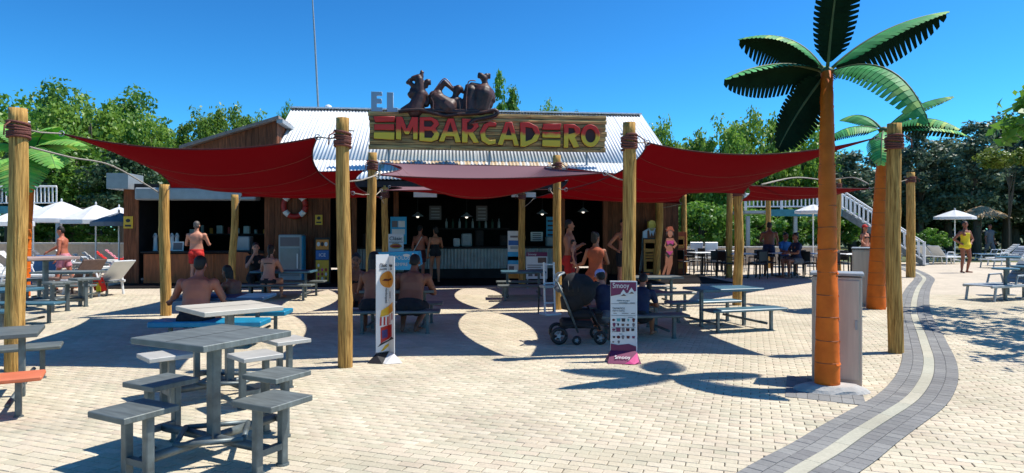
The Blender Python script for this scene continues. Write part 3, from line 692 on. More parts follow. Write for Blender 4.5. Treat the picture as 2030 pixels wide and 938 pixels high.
# dark sculptures on top: figures lounging on a plank
fg = thing('roof_sculpture', 'dark bronze sculpture of lounging figures in a boat shape on top of the name board', 'sculpture', (BW_L.x, BW_L.y, SZ1), SA_)
def s3(x, y, dep=.1): a = pe(x, y); return Vector((a[0], dep, a[1]))
def remesh(o, vox, sm=6):
    m_ = o.modifiers.new('join', 'REMESH'); m_.mode = 'VOXEL'; m_.voxel_size = vox; m_.use_smooth_shade = True
    if sm: q = o.modifiers.new('soften', 'SMOOTH'); q.iterations = sm; q.factor = .5
    return o
k_ = SHH / 232
o = MB()
for a, b2, ra, rb in [((500, 300), (535, 200), 50, 34), ((535, 200), (525, 110), 30, 24), ((470, 200), (500, 190), 16, 24), ((465, 125), (490, 150), 13, 13), ((490, 100), (520, 95), 15, 20), ((540, 90), (540, 62), 12, 10), ((575, 120), (555, 150), 17, 12), ((530, 140), (570, 150), 15, 10), ((430, 300), (520, 260), 20, 36), ((480, 170), (475, 210), 12, 15), ((560, 190), (585, 225), 14, 11), ((585, 225), (570, 260), 11, 16), ((468, 108), (455, 128), 8, 11), ((548, 62), (536, 50), 7, 4), ((588, 112), (592, 135), 8, 6), ((510, 250), (455, 300), 26, 12)]: o.cap(s3(*a), s3(*b2), ra * k_ * 1.12, rb * k_ * 1.12)
remesh(o.build('left_figure', M['figure'], fg), .02, 2)
o = MB()
for a, b2, ra, rb in [((620, 210), (700, 280), 34, 60), ((640, 175), (680, 120), 18, 15), ((680, 120), (740, 170), 14, 12), ((640, 200), (640, 290), 30, 44), ((700, 270), (740, 230), 48, 25), ((745, 205), (765, 160), 16, 24), ((775, 160), (788, 155), 14, 8), ((600, 230), (612, 290), 16, 14), ((770, 235), (790, 290), 22, 26), ((755, 150), (738, 148), 9, 6), ((790, 165), (795, 185), 9, 6), ((655, 250), (610, 310), 24, 14), ((720, 300), (780, 300), 30, 24)]: o.cap(s3(*a), s3(*b2), ra * k_ * 1.12, rb * k_ * 1.12)
remesh(o.build('middle_figure', M['figure'], fg), .02, 2)
o = MB()
for a, b2, ra, rb in [((840, 170), (830, 290), 36, 42), ((920, 190), (900, 280), 60, 52), ((945, 160), (960, 210), 20, 26), ((950, 170), (925, 100), 15, 17), ((925, 90), (905, 72), 22, 16), ((940, 72), (952, 80), 14, 9), ((850, 135), (890, 150), 18, 26), ((800, 240), (800, 300), 20, 26), ((975, 175), (985, 230), 14, 12), ((895, 62), (890, 84), 9, 7), ((958, 64), (960, 88), 8, 6), ((860, 130), (905, 165), 12, 14), ((960, 260), (985, 215), 18, 9), ((820, 140), (808, 200), 12, 9)]: o.cap(s3(*a), s3(*b2), ra * k_ * 1.12, rb * k_ * 1.12)
remesh(o.build('right_figure', M['figure'], fg), .02, 2)
def flatten(pts, r): return [s3(x, y, -.12) for x, y in pts]
o = MB(); o.tube(catmull(flatten([(402, 318), (450, 308), (540, 303), (600, 318), (690, 335), (760, 325), (840, 320), (930, 308), (985, 295), (1005, 310), (985, 330), (930, 345), (860, 360), (830, 385)], 0), 4), 11 * k_, 8); o.build('hull_rim', M['figure'], fg, smooth=True)
o = MB(); o.loft([(s3(x, y, .05), Vector((0, .2, 0)) * w, Vector((0, 0, 1)) * h_ * k_) for x, y, w, h_ in [(405, 315, .3, 6), (470, 305, .8, 14), (600, 305, 1, 20), (760, 310, 1, 24), (900, 300, .9, 20), (985, 305, .5, 12)]], 12); o.build('hull', M['figure'], fg, smooth=True)
for pts in [[(815, 330), (812, 250), (818, 180), (828, 122), (870, 118)], [(600, 210), (630, 165), (680, 108), (730, 160)], [(605, 320), (612, 260), (598, 225)], [(770, 335), (775, 280), (768, 240)], [(830, 385), (880, 375), (960, 360), (1000, 335)]]:
    o = MB(); o.tube(catmull(flatten(pts, 0), 4), 3.5 * k_, 6); o.build('trim_line', M['figure_trim'], fg, smooth=True)

# rooftop bits
t = thing('mast', 'tall thin lattice-less antenna mast rising from the roof ridge', 'antenna mast', px(632, 214, 20.6)); t['label'] = 'tall thin antenna mast rising behind the roof ridge'
o = MB(); tp = px(616, -60, 20.6) - px(632, 214, 20.6); o.tube([(0, .2, -1.5), tp * .5, tp], [.035, .03, .015], 6); o.build('pole', M['grey'], t)
t = thing('roof_vent', 'small white vent on the roof ridge right of the mast', 'vent', px(651, 216, 20.5))
o = MB(); o.lathe((0, 0, -.25), [(.06, 0), (.06, .25), (.12, .27), (.1, .34), (.03, .38)], 12); o.build('cowl', M['white'], t); o = MB(); o.box((-.02, 0, .0), (.5, .06, .06)); o.build('bracket', M['grey'], t)

# ------------------------------------------------------------------ timber posts
def post(name_label, x, ybase, ytop, wpx, wrap=True, d=None, bend=0.035, group='timber sail posts'):
    d = d or F * H / (ybase - HZ); hgt = zd(ytop, d); r0 = wpx * d / F / 2
    t = thing('timber_post', name_label, 'post', (xd(x, d), d, 0), random.uniform(0, 6), group)
    ns, nr = 26, 22; ph = random.uniform(0, 50); vs = []
    kn = [(random.uniform(.3, hgt * .85), random.uniform(0, 6.28), random.uniform(.05, .09)) for _ in range(4)]
    for i in range(ns + 1):
        z = hgt * i / ns; cx = bend * math.sin(z * 2.1 + ph) * .5 + .012 * math.sin(z * 1.3 + ph); cy = .012 * math.cos(z * 1.1 + ph)
        rr = r0 * (1.05 - .1 * i / ns)
        for j in range(nr):
            a = 2 * PI * j / nr
            q = rr * (1 + .035 * noise.noise((math.cos(a) * 1.6 + ph, math.sin(a) * 1.6, z * .9)) + .06 * noise.noise((math.cos(a) * 5 + ph, math.sin(a) * 5, z * .35)))
            for kz, ka, kr in kn:
                dd = math.hypot((z - kz), (math.atan2(math.sin(a - ka), math.cos(a - ka))) * rr); q += .012 * math.exp(-(dd / kr) ** 2)
            vs.append((cx + q * math.cos(a), cy + q * math.sin(a), z - (.05 if i == 0 else 0)))
    o = MB(); o.add(vs, [(i * nr + j, i * nr + (j + 1) % nr, (i + 1) * nr + (j + 1) % nr, (i + 1) * nr + j) for i in range(ns) for j in range(nr)] + [tuple(range(ns * nr, (ns + 1) * nr))])
    o.build('shaft', M['post'], t, smooth=True)
    if wrap:
        o = MB(); zt = hgt - .15; top = []; kk = 6
        for i in range(kk * 16):
            a = 2 * PI * i / 16; z = zt - .028 * i / 16 - (.006 if (i // 16) % 2 else 0) + .01 * math.sin(a + i // 16)
            cx = bend * math.sin(z * 2.1 + ph) * .5 + .012 * math.sin(z * 1.3 + ph); cy = .012 * math.cos(z * 1.1 + ph)
            top.append((cx + (r0 * 1.06 + .006) * math.cos(a), cy + (r0 * 1.06 + .006) * math.sin(a), z))
        o.tube(top, .0155, 6); w_ = o.build('rope_wrap', M['rope_red'], t, smooth=True)
        o = MB(); o.tube([top[5], Vector(top[5]) * 1.0 + Vector((.09 * math.cos(2), .09 * math.sin(2), -.06)), Vector(top[5]) + Vector((.1 * math.cos(2), .1 * math.sin(2), -.16))], .008, 6); o.build('loose_end', M['rope_red'], w_, smooth=True)
        o = MB(); o.tube([(0, 0, zt + .02), (0, -r0 * 1.5, zt + .02)], .012, 6); o.build('hook', M['grey'], t)
    return t
PD_ = {}
def P_(key, lab, *a, **k): PD_[key] = post(lab, *a, **k)
P_('a1', 'thick timber post with red rope wrap at the left edge before the green palm', 33, 735, 215, 33)
P_('b1', 'tall timber post with red rope wrap left of the white burger totem', 682, 727, 234, 27)
P_('c1', 'timber post with red rope wrap standing behind the purple menu sign', 1248, 705, 243, 26)
P_('d1', 'timber post with red rope wrap just right of the second orange palm', 1772, 699, 245, 27)
P_('a2', 'timber post under the left sail, behind the blue bench', 326, 625, 366, 19, d=11.4, wrap=False)
P_('b2', 'timber post with rope wrap under the left end of the name board', 737, 0, 303, 18, d=11.9)
P_('c2', 'timber post with rope wrap by the shirtless man with a child', 1104, 0, 308, 16, d=12.3)
P_('d2', 'thicker post of the pair behind the blue-topped table', 1463, 605, 358, 17)
P_('a3', 'timber post in front of the kiosk counter, right of the man in red shorts', 463, 0, 386, 14, d=16.4, bend=.06, wrap=False)
P_('b3', 'slimmer timber post close to the right of the rope-wrapped post, by the hot dog sign', 764, 0, 368, 13, d=16.8)
P_('c3', 'timber post standing against the blue and white menu banner', 1035, 0, 372, 13, d=17.2)
P_('d3', 'crooked timber post between the two painted figure boards', 1305, 0, 375, 14, d=19.0, bend=.1)
P_('e1', 'far timber post of the pair behind the blue-topped table', 1446, 550, 372, 12, wrap=False)
P_('e2', 'slim timber post beside the orange end panel of the bar', 1356, 0, 385, 11, d=23, wrap=False)
P_('e3', 'far timber post in front of the raised deck railing', 1523, 0, 388, 10, d=25.5, wrap=False)
P_('e4', 'far timber post in front of the white stairs, behind the front palm', 1661, 0, 355, 11, d=24)
P_('f1', 'slim timber post with rope wrap right of the second orange palm', 1805, 550, 342, 16)

# ------------------------------------------------------------------ shade sails
def sail(label, c, belly, cs=.24, cf=.07, ropes=(), edge=0.0, up=0):
    FL, FR, BR_, BL_ = [Vector(p) for p in c]; ctr = (FL + FR + BR_ + BL_) / 4; n_ = 26
    t = thing('shade_sail', label, 'shade sail', ctr, 0, 'dark red shade sails'); vs = []
    for j in range(n_ + 1):
        for i in range(n_ + 1):
            u, v = i / n_, j / n_
            uu = .5 + (u - .5) * (1 - 4 * cs * v * (1 - v)); vv = .5 + (v - .5) * (1 - 4 * cf * u * (1 - u))
            p = FL * (1 - uu) * (1 - vv) + FR * uu * (1 - vv) + BR_ * uu * vv + BL_ * (1 - uu) * vv
            z = -belly * (16 * u * (1 - u) * v * (1 - v)) ** .8 - edge * 4 * u * (1 - u) * (1 - v)
            z += .012 * math.sin(u * 9 + v * 4) * math.sin(PI * u) * math.sin(PI * v)
            vs.append(p + Vector((0, 0, z)) - ctr)
    o = MB(); w = n_ + 1; o.add(vs, [(j * w + i, j * w + i + 1, (j + 1) * w + i + 1, (j + 1) * w + i) for j in range(n_) for i in range(n_)])
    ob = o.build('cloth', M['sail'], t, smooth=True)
    rim = [vs[i] for i in range(w)] + [vs[j * w + n_] for j in range(1, w)] + [vs[n_ * w + i] for i in range(n_ - 1, -1, -1)] + [vs[j * w] for j in range(n_ - 1, -1, -1)]
    for q in (n_ // 4, n_ // 2, 3 * n_ // 4):
        o = MB(); o.tube([vs[q * w + i] - Vector((0, 0, .002)) for i in range(w)], .0045, 5); o.build('seam', M['rope_red'], ob, smooth=True)
    o = MB(); o.tube(rim, .009, 6); o.build('hem', mat('sail_hem', (.06, .006, .01), .85, .1, 8), t, smooth=True)
    for k, tgt in zip((0, n_, n_ * w + n_, n_ * w), ropes):
        if tgt is None: continue
        a = vs[k]; b2 = Vector(tgt) - ctr; m_ = (a + b2) / 2 + Vector((0, 0, -.02)); o = MB(); o.tube([a, m_, b2], .009, 6); ro_ = o.build('rope', M['rope'], t, smooth=True)
        o = MB(); o.tube([a + Vector((.03 * math.cos(q), 0, .03 * math.sin(q))) for q in np.linspace(0, 2 * PI, 9)], .006, 6); o.build('ring', M['grey'], ro_)
    return t
def tp(key, dz=.2):
    o = PD_[key]; 
    sh = [c for c in COL.objects if c.parent == o and c.name.startswith('shaft')][0]
    return Vector(o.location) + Vector((0, 0, max(v.co.z for v in sh.data.vertices) - dz))
LOW = .62
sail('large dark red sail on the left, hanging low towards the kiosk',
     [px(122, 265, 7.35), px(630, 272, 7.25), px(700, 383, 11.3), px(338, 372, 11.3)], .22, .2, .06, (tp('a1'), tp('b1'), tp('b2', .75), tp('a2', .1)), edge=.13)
sail('middle sail below the name board with its pale mauve top side showing',
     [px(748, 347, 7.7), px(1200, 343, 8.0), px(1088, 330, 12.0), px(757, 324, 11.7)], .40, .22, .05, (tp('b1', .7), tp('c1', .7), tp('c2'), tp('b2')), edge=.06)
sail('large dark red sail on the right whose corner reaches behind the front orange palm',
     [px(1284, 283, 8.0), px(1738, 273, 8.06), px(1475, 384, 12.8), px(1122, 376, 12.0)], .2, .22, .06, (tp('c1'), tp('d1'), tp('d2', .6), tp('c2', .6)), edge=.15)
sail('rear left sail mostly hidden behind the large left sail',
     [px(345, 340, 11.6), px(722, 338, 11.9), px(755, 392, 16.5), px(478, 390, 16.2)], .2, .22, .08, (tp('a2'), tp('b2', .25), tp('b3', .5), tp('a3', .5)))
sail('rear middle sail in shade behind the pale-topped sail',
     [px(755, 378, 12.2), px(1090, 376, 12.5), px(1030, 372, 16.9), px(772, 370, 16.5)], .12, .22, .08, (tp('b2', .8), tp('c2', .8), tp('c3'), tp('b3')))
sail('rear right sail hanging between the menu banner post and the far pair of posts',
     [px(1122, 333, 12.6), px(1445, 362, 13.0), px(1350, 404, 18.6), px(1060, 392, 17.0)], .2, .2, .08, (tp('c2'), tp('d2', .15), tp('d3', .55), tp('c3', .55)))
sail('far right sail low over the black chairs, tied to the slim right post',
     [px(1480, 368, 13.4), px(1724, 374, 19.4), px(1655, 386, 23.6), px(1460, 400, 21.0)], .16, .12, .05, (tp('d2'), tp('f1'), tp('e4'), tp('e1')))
# guy ropes of the far frame
t = thing('guy_rope', 'pale rope looping from the far sail to the post by the white stairs', 'rope', px(1510, 368, 14)); org = Vector(t.location)
o = MB(); o.tube(catmull([px(1510, 366, 14) - org, px(1580, 352, 18) - org, px(1640, 357, 23) - org, px(1690, 352, 23) - org, px(1722, 365, 20) - org], 6), .02, 6); o.build('strand', M['rope'], t, smooth=True)
t = thing('guy_rope', 'pale rope running under the left sail corner from the green palm side', 'rope', px(140, 312, 10)); org = Vector(t.location)
o = MB(); o.tube(catmull([px(60, 292, 7.4) - org, px(140, 312, 9) - org, px(225, 330, 10.6) - org, tp('a2') - org], 6), .012, 6); o.build('strand', M['rope'], t, smooth=True)

# ------------------------------------------------------------------ tables
def tall_table(label, loc, rz, top_m, seat_m, scale=1.0, group='square tables with four stools'):
    """square top on one post, four stools on a cross of tubes"""
    t = thing('stool_table', label, 'table', loc, rz, group, scale); st = M['steel']
    o = MB(); o.bbox((0, 0, .79), (.69, .69, .04), .004); tp_ = o.build('tabletop', top_m, t)
    o = MB(); o.box((0, 0, .8117), (.004, .68, .0012)); o.build('seam', M['grey_joint'], tp_)
    o = MB(); o.box((0, 0, .757), (.5, .06, .024)); o.box((0, 0, .756), (.06, .5, .018)); o.build('bracket', st, tp_)
    o = MB(); o.bbox((0, 0, .425), (.066, .066, .64), .006); o.build('pedestal', st, t)
    o = MB()
    o.tube([(-.5, 0, .125), (.5, 0, .125)], .03, 10); o.build('cross_bar', st, t, smooth=True)
    o = MB(); o.tube([(0, -.5, .127), (0, .5, .127)], .03, 10); o.build('cross_bar', st, t, smooth=True)
    for a in (0, 1, 2, 3):
        q = Matrix.Rotation(a * PI / 2, 3, 'Z'); o = MB(); o.tube([q @ Vector((.28, 0, .155)), q @ Vector((0, .28, .155))], .018, 8); o.build('brace', st, t, smooth=True)
    for a in range(4):
        q = Matrix.Rotation(a * PI / 2, 3, 'Z'); c = q @ Vector((.54, 0, 0))
        s_ = MB(); s_.bbox(c + Vector((0, 0, .434)), (.34, .34, .036), .004); so = s_.build('seat', seat_m, t)
        for e in (-.1, .1):
            p = c + q @ Vector((-.02, e, 0)); o = MB(); o.bbox(p + Vector((0, 0, .208)), (.05, .05, .416), .005); lg = o.build('leg', st, t)
            o = MB(); o.tube([p + Vector((0, 0, .0)), p + Vector((0, 0, .012))], .042, 12); o.build('foot', st, lg)
        o = MB(); o.box(c + q @ Vector((-.02, 0, .127)), (.04, .22, .04), q); o.build('leg_bar', st, t)
    return t
def bench_table(label, loc, rz, L=1.2, top_m=None, bench_m=None, gapc=.52, zt=.6, zb=.34, bench2=None, bw=.3, bt=.04, group='low tables with two benches'):
    t = thing('bench_table', label, 'table', loc, rz, group); st = M['steel']
    o = MB(); o.bbox((0, 0, zt - .02), (L * .84, .58, .04), .006); tp_ = o.build('tabletop', top_m or M['steel_top'], t)
    o = MB(); o.box((0, 0, zt - .05), (L * .6, .3, .02)); o.build('bracket', st, tp_)
    for e in (-.3 * L, .3 * L):
        o = MB(); o.bbox((e, 0, (zt - .06) / 2), (.05, .05, zt - .06), .005); o.build('pedestal', st, t)
    for k, sgn in enumerate((-1, 1)):
        o = MB(); o.bbox((0, sgn * gapc, zb - bt / 2), (L, bw, bt), .012); o.build('bench', (bench2 if (k and bench2) else bench_m) or M['steel_top'], t)
        for e in (-.36 * L, .36 * L):
            o = MB(); o.bbox((e, sgn * gapc, (zb - .04) / 2), (.045, .045, zb - .04), .005); lg = o.build('leg', st, t)
            o = MB(); o.tube([(e, sgn * gapc, 0), (e, sgn * gapc, .01)], .036, 10); o.build('foot', st, lg)
    for e in (-.3 * L, .3 * L): o = MB(); o.tube([(e, -gapc, .1), (e, gapc, .1)], .02, 8); o.build('cross_bar', st, t, smooth=True)
    return t
tall_table('nearest grey steel table with four square stools, in full sun', (-1.97, 4.33, 0), R(-27.3), M['steel_top'], M['steel_top'])
tall_table('second steel stool table with a pale sunlit top, behind the nearest grey one', (-2.55, 5.92, 0), R(-45), M['top_light'], M['stool_pale'])
tall_table('steel stool table with pinkish top at the far left, beside the man in pink shorts', (-8.75, 12.3, 0), R(-35), mat('pink_top', (.42, .3, .26), .5, .1, 5), M['steel_top'], 1.22)
bench_table('low blue-topped table with blue benches where the bare-backed man sits', (-3.9, 8.95, 0), R(3), 1.4, M['navy_top'], M['blue'], bw=.42, bt=.07)
bench_table('low steel bench table by the kiosk where the ponytailed woman sits', (-5.0, 14.4, 0), R(2), 1.55, M['bluegrey'], M['steel_top'])
bench_table('low steel bench table behind the white burger totem, with a group seated', (-1.72, 9.95, 0), R(4), 1.3, M['steel_top'], M['steel_top'])
bench_table('empty low bench table in shade beside the purple-headed menu easel', (.24, 14.3, 0), R(3), 1.15, M['bluegrey'], M['steel_top'])
bench_table('low bench table just behind the purple menu sign', (1.72, 9.5, 0), R(8), 1.25, M['steel_top'], M['steel_top'])
bench_table('low bench table between the woman in orange and the wooden pair of painted figures', (2.72, 12.7, 0), R(6), 1.25, M['steel_top'], M['steel_top'])
bench_table('blue-topped bench table half in the sun, in front of the pair of posts', (3.28, 10.2, 0), R(17), 1.28, M['bluegrey'], M['bluegrey'], gapc=.54)
bench_table('low table with an orange bench, cut by the left edge of the picture', (-4.72, 5.72, 0), R(30), 1.2, M['steel_top'], M['orange'], bench2=M['steel_top'], gapc=.8)
bench_table('low table with a blue bench behind the leftmost post', (-7.85, 9.95, 0), R(3), 1.3, M['bluegrey'], M['bluegrey'])
bench_table('low steel bench table at the left among the loungers, behind the post', (-9.6, 14.2, 0), R(8), 1.5, M['steel_top'], M['steel_top'])

# ------------------------------------------------------------------ people
def person(label, loc, rz, pose='stand', lean=0.0, arms=('down', 'down'), skin='skin', hair='short', hair_m='hair', clothes=(), scale=1.0, build=1.0, vox=.014, head_turn=0.0, head_pitch=0.0, legs=None, fem=False, seat=.34, group=None, feet='skin'):
    """local frame: facing -y; the base point is the ground below the pelvis"""
    t = thing('person', label, 'person', loc, rz, group, scale)
    sit = pose == 'sit'; zp = seat + .10 if sit else .90
    Rx = Matrix.Rotation(lean, 3, 'X'); base = Vector((0, 0, zp))
    def sp(x, y, z): return base + Rx @ Vector((x, y, z))
    w = build; sw = (.165 if fem else .195) * w; hw = (.175 if fem else .155) * w; ww = (.125 if fem else .15) * w
    prof = [(-.10, hw * .62, .085), (-.04, hw * .98, .118 * w), (.05, hw, .122 * w), (.15, ww * 1.05, .1 * w), (.24, ww, .095 * w), (.34, (ww + sw * .8) / 2 * 1.02, .11 * w), (.43, sw * .86, .115 * w), (.50, sw * .8, .1 * w), (.545, sw * .5, .075), (.575, .062, .06), (.64, .053, .056)]
    A = Rx @ Vector((1, 0, 0)); Bv = Rx @ Vector((0, 1, 0))
    def torso(mb, z0, z1, gr=0.0):
        zs = [q for q in prof if z0 - 1e-6 <= q[0] <= z1 + 1e-6]
        if not zs: return
        def at(z):
            for a, c in zip(prof[:-1], prof[1:]):
                if a[0] <= z <= c[0]:
                    f = (z - a[0]) / (c[0] - a[0]); return (z, a[1] + (c[1] - a[1]) * f, a[2] + (c[2] - a[2]) * f)
            return prof[-1]
        zs = [at(max(z0, -.0999))] + [q for q in zs if z0 + .015 < q[0] < z1 - .015] + [at(min(z1, .639))]
        mb.loft([(sp(0, -.012 if q[0] < .3 else 0, q[0]), A * (q[1] + gr), Bv * (q[2] + gr)) for q in zs], 18)
    b = MB(); torso(b, -.0999, .6399)
    for e in (-1, 1):                                                     # chest, shoulder blades, buttocks
        b.ell(sp(e * .075 * w, -.065 * w, .40), (.08 * w, .05, .07) if not fem else (.07, .07, .066), 10, 7)
        b.ell(sp(e * .085 * w, .06 * w, .42), (.075 * w, .045, .1), 10, 7)
        b.ell(sp(e * .075 * w, .06 * w, -.035), (.085 * w, .075, .09), 10, 7)
    # head
    hc = sp(0, -.012, .735); Hq = Matrix.Rotation(head_turn, 3, 'Z') @ Matrix.Rotation(head_pitch + lean * .4, 3, 'X')
    def hp(x, y, z): return hc + Hq @ Vector((x, y, z))
    b.cap(sp(0, .005, .56), hp(0, .012, -.06), .058, .05)
    b.ell(hp(0, .008, .025), (.074, .09, .088), 14, 10, Hq); b.ell(hp(0, -.022, -.045), (.056, .066, .068), 12, 8, Hq)
    b.cap(hp(0, -.088, .01), hp(0, -.107, -.025), .009, .016, 8)            # nose
    b.ell(hp(0, -.07, -.098), (.028, .024, .018), 8, 6, Hq)                # chin
    for e in (-1, 1): b.ell(hp(e * .078, .01, -.012), (.013, .022, .032), 8, 6, Hq)
    # arms
    J = {}
    for k, e in enumerate((-1, 1)):
        sh = sp(e * (sw - .012), .0, .475); kind = arms[k]
        if kind == 'down': el, wr = sh + Vector((e * .06, .02, -.28)), sh + Vector((e * .075, -.05, -.52))
        elif kind == 'akimbo': el, wr = sh + Vector((e * .2, .07, -.24)), sp(e * (hw + .015), -.03, .11)
        elif kind == 'table': el, wr = sh + Vector((e * .08, -.13, -.24)), sh + Vector((-e * .05, -.36, -.25))
        elif kind == 'out': el, wr = sh + Vector((e * .1, -.08, -.25)), sh + Vector((e * .24, -.28, -.3))
        elif kind == 'counter': el, wr = sh + Vector((e * .09, -.08, -.26)), sh + Vector((e * .02, -.32, -.24))
        elif kind == 'face': el, wr = sh + Vector((e * .06, -.2, -.2)), hp(e * .05, -.13, -.12)
        elif kind == 'reach': el, wr = sh + Vector((e * .03, -.2, -.18)), sh + Vector((0, -.42, -.32))
        elif kind == 'hold': el, wr = sh + Vector((e * .07, -.08, -.26)), sh + Vector((-e * .12, -.26, -.16))
        else: el, wr = [sh + Vector(q) for q in kind]
        b.cap(sp(e * (sw - .06), 0, .46), sh, .062 * w, .056 * w); b.cap(sh, el, .052 * w, .038 * w); b.cap(sh.lerp(el, .35), sh.lerp(el, .6), .047 * w, .045 * w, 10)
        b.cap(el, el.lerp(wr, .35), .038 * w, .039 * w); b.cap(el.lerp(wr, .35), wr, .039 * w, .025)
        d = (wr - el).normalized(); side = d.cross(Vector((0, 0, 1)) if abs(d.z) < .8 else Vector((0, 1, 0))).normalized(); nn = side.cross(d)
        pc = wr + d * .05; b.cap(wr, pc + d * .012, .024, .036, 10); b.cap(pc - side * .02, pc + side * .02, .02, .02, 8)
        for fi, (off, ln) in enumerate(((-.03, .062), (-.01, .076), (.01, .072), (.029, .056))):      # four curled fingers
            f0 = pc + side * off + d * .02; f1 = f0 + d * ln * .55 - nn * .008; f2 = f1 + d * ln * .4 - nn * .03
            b.cap(f0, f1, .0105, .0098, 7); b.cap(f1, f2, .0098, .008, 7)
        th0 = wr + d * .025 + side * e * -.02; th1 = th0 + d * .035 + side * (-e) * .03; b.cap(th0, th1, .013, .011, 7); b.cap(th1, th1 + d * .026 - nn * .006, .011, .009, 7)
        J[k] = (sh, el, wr)
    # legs
    LG = {}
    for k, e in enumerate((-1, 1)):
        hip = Vector((e * .088 * w, -.01, zp - .03))
        if sit:
            kn = Vector((e * .15, -.43, zp + .0)); an = Vector((e * .14, -.42 + .1 * (k if legs == 'cross' else 0), .08))
            if legs == 'back': kn = Vector((e * .17, -.40, zp - .03)); an = Vector((e * .1, .02, .1))
            if zp < .5: an.y -= .06 if legs != 'back' else 0
        else:
            kn = Vector((e * .095, -.02, .48)); an = Vector((e * .1, .03, .075))
            if legs == 'stride': kn += Vector((0, -.12 * e, .01)); an += Vector((0, -.2 * e, .02 if e < 0 else 0))
            if legs == 'relaxed' and e > 0: kn += Vector((.03, -.05, 0)); an += Vector((.03, .02, .0))
            if legs and not isinstance(legs, str): kn, an = Vector(legs[k][0]), Vector(legs[k][1])
        toe = an + Vector((e * .04, -.16, -.045)); heel = an + Vector((0, .035, -.045))
        tw = .083 * w if not fem else .086
        b.cap(hip, hip.lerp(kn, .45), tw, tw * .86); b.cap(hip.lerp(kn, .45), kn, tw * .86, .053)
        b.cap(kn, kn.lerp(an, .32) + Vector((0, .012, 0)), .052, .055); b.cap(kn.lerp(an, .32) + Vector((0, .012, 0)), an, .055, .033)
        b.cap(an, heel, .034, .03, 10); b.cap(heel, toe, .03, .024, 10); b.cap(heel + Vector((e * .015, -.06, 0)), toe + Vector((e * .01, 0, 0)), .027, .022, 8)
        LG[k] = (hip, kn, an, toe, heel)
    remesh(b.build('body', M[skin], t, smooth=True), vox, 3)
    # face
    o = MB()
    for e in (-1, 1): o.ell(hp(e * .029, -.079, .012), (.012, .007, .007), 8, 6, Hq)
    o.build('eyes', M['ink'], t); o = MB()
    for e in (-1, 1): o.cap(hp(e * .045, -.078, .034), hp(e * .016, -.086, .036), .004, .005, 6)
    o.build('eyebrows', M['hair'], t); o = MB(); o.ell(hp(0, -.083, -.063), (.022, .008, .007), 8, 6, Hq); o.build('mouth', M['red_cloth'] if fem else M['wine_cloth'], t)
    # hair
    hm = M[hair_m]; o = MB()
    o.ell(hp(0, .022, .045), (.083, .092, .084), 14, 10, Hq); o.ell(hp(0, .05, 0.0), (.076, .062, .085), 12, 8, Hq)
    if hair in ('long', 'pony', 'bun', 'bob'):
        o.ell(hp(0, .06, -.03), (.078, .05, .09), 12, 8, Hq)
    if hair in ('long', 'bob'):
        dn = .26 if hair == 'long' else .12
        o.cap(hp(0, .06, -.02), hp(0, .07, -.02) + Vector((0, .03, -dn)), .075, .05); o.cap(hp(-.05, .04, 0), hp(-.06, .05, 0) + Vector((0, .02, -dn * .85)), .04, .03); o.cap(hp(.05, .04, 0), hp(.06, .05, 0) + Vector((0, .02, -dn * .85)), .04, .03)
    if hair == 'pony':
        o.cap(hp(0, .1, .05), hp(0, .13, 0), .035, .035); o.cap(hp(0, .13, 0), hp(0, .1, -.1) + Vector((0, .03, -.18)), .035, .016)
    if hair == 'bun': o.ell(hp(0, .085, .09), .045)
    if hair == 'buzz': pass
    if hair == 'cap':
        pass
    remesh(o.build('hair' , hm, t, smooth=True), .016, 2)
    # clothes
    for kind, m in clothes:
        o = MB(); G = .013
        if kind in ('shorts', 'trunks', 'pants'):
            torso(o, -.0999, .10, G)
            for e in (-1, 1): o.ell(sp(e * .075 * w, .06 * w, -.035), (.085 * w + G, .075 + G, .09 + G), 10, 7)
            f = {'shorts': .62, 'trunks': .35, 'pants': 1}[kind]
            for k in (0, 1):
                hip, kn, an = LG[k][:3]; tw = (.083 * w if not fem else .086)
                e_ = hip.lerp(kn, f); d = (kn - hip).normalized(); o.cap(hip, e_ - d * .05, tw + G, tw * .95 + G)
                o.tube([e_ - d * .1, e_], [tw * .95 + G, tw * .92 + G + .008], 14)
                if kind == 'pants': o.cap(kn, an + Vector((0, 0, .04)), .062, .05)
        elif kind in ('swimsuit', 'onepiece_low'):
            torso(o, -.0999, .46 if kind == 'swimsuit' else .3, .009)
            for e in (-1, 1):
                o.ell(sp(e * .075 * w, .06 * w, -.03), (.085 * w + .006, .075 + .006, .075), 10, 7); o.ell(sp(e * .072, -.067, .40), (.074, .072, .07), 10, 7)
                o.cap(sp(e * .085, -.08, .44), sp(e * .095, .0, .545), .014, .014, 8); o.cap(sp(e * .095, .0, .545), sp(e * .06, .09, .42), .014, .014, 8)
        elif kind == 'bikini_top':
            for e in (-1, 1): o.ell(sp(e * .072, -.072, .39), (.066, .066, .06), 10, 7)
            pts = [sp((sw * .72 + .01) * math.cos(a), (.115 * w + .01) * math.sin(a) - .004, .385) for a in np.linspace(0, 2 * PI, 25)]; o.tube(pts, .014, 6)
            for e in (-1, 1): o.cap(sp(e * .08, -.1, .43), sp(e * .05, .02, .575), .009, .009, 6)
        elif kind == 'bikini_bottom':
            torso(o, -.0999, .04, .01)
            for e in (-1, 1): o.ell(sp(e * .075 * w, .06 * w, -.03), (.085 * w + .008, .075 + .008, .07), 10, 7)
        elif kind in ('shirt', 'tanktop'):
            torso(o, -.05, .56, G)
            for e in (-1, 1): o.ell(sp(e * .075 * w, -.065 * w, .40), (.08 * w + G, .05 + G, .07 + G), 10, 7); o.ell(sp(e * .085 * w, .06 * w, .42), (.075 * w + G, .045 + G, .1 + G), 10, 7)
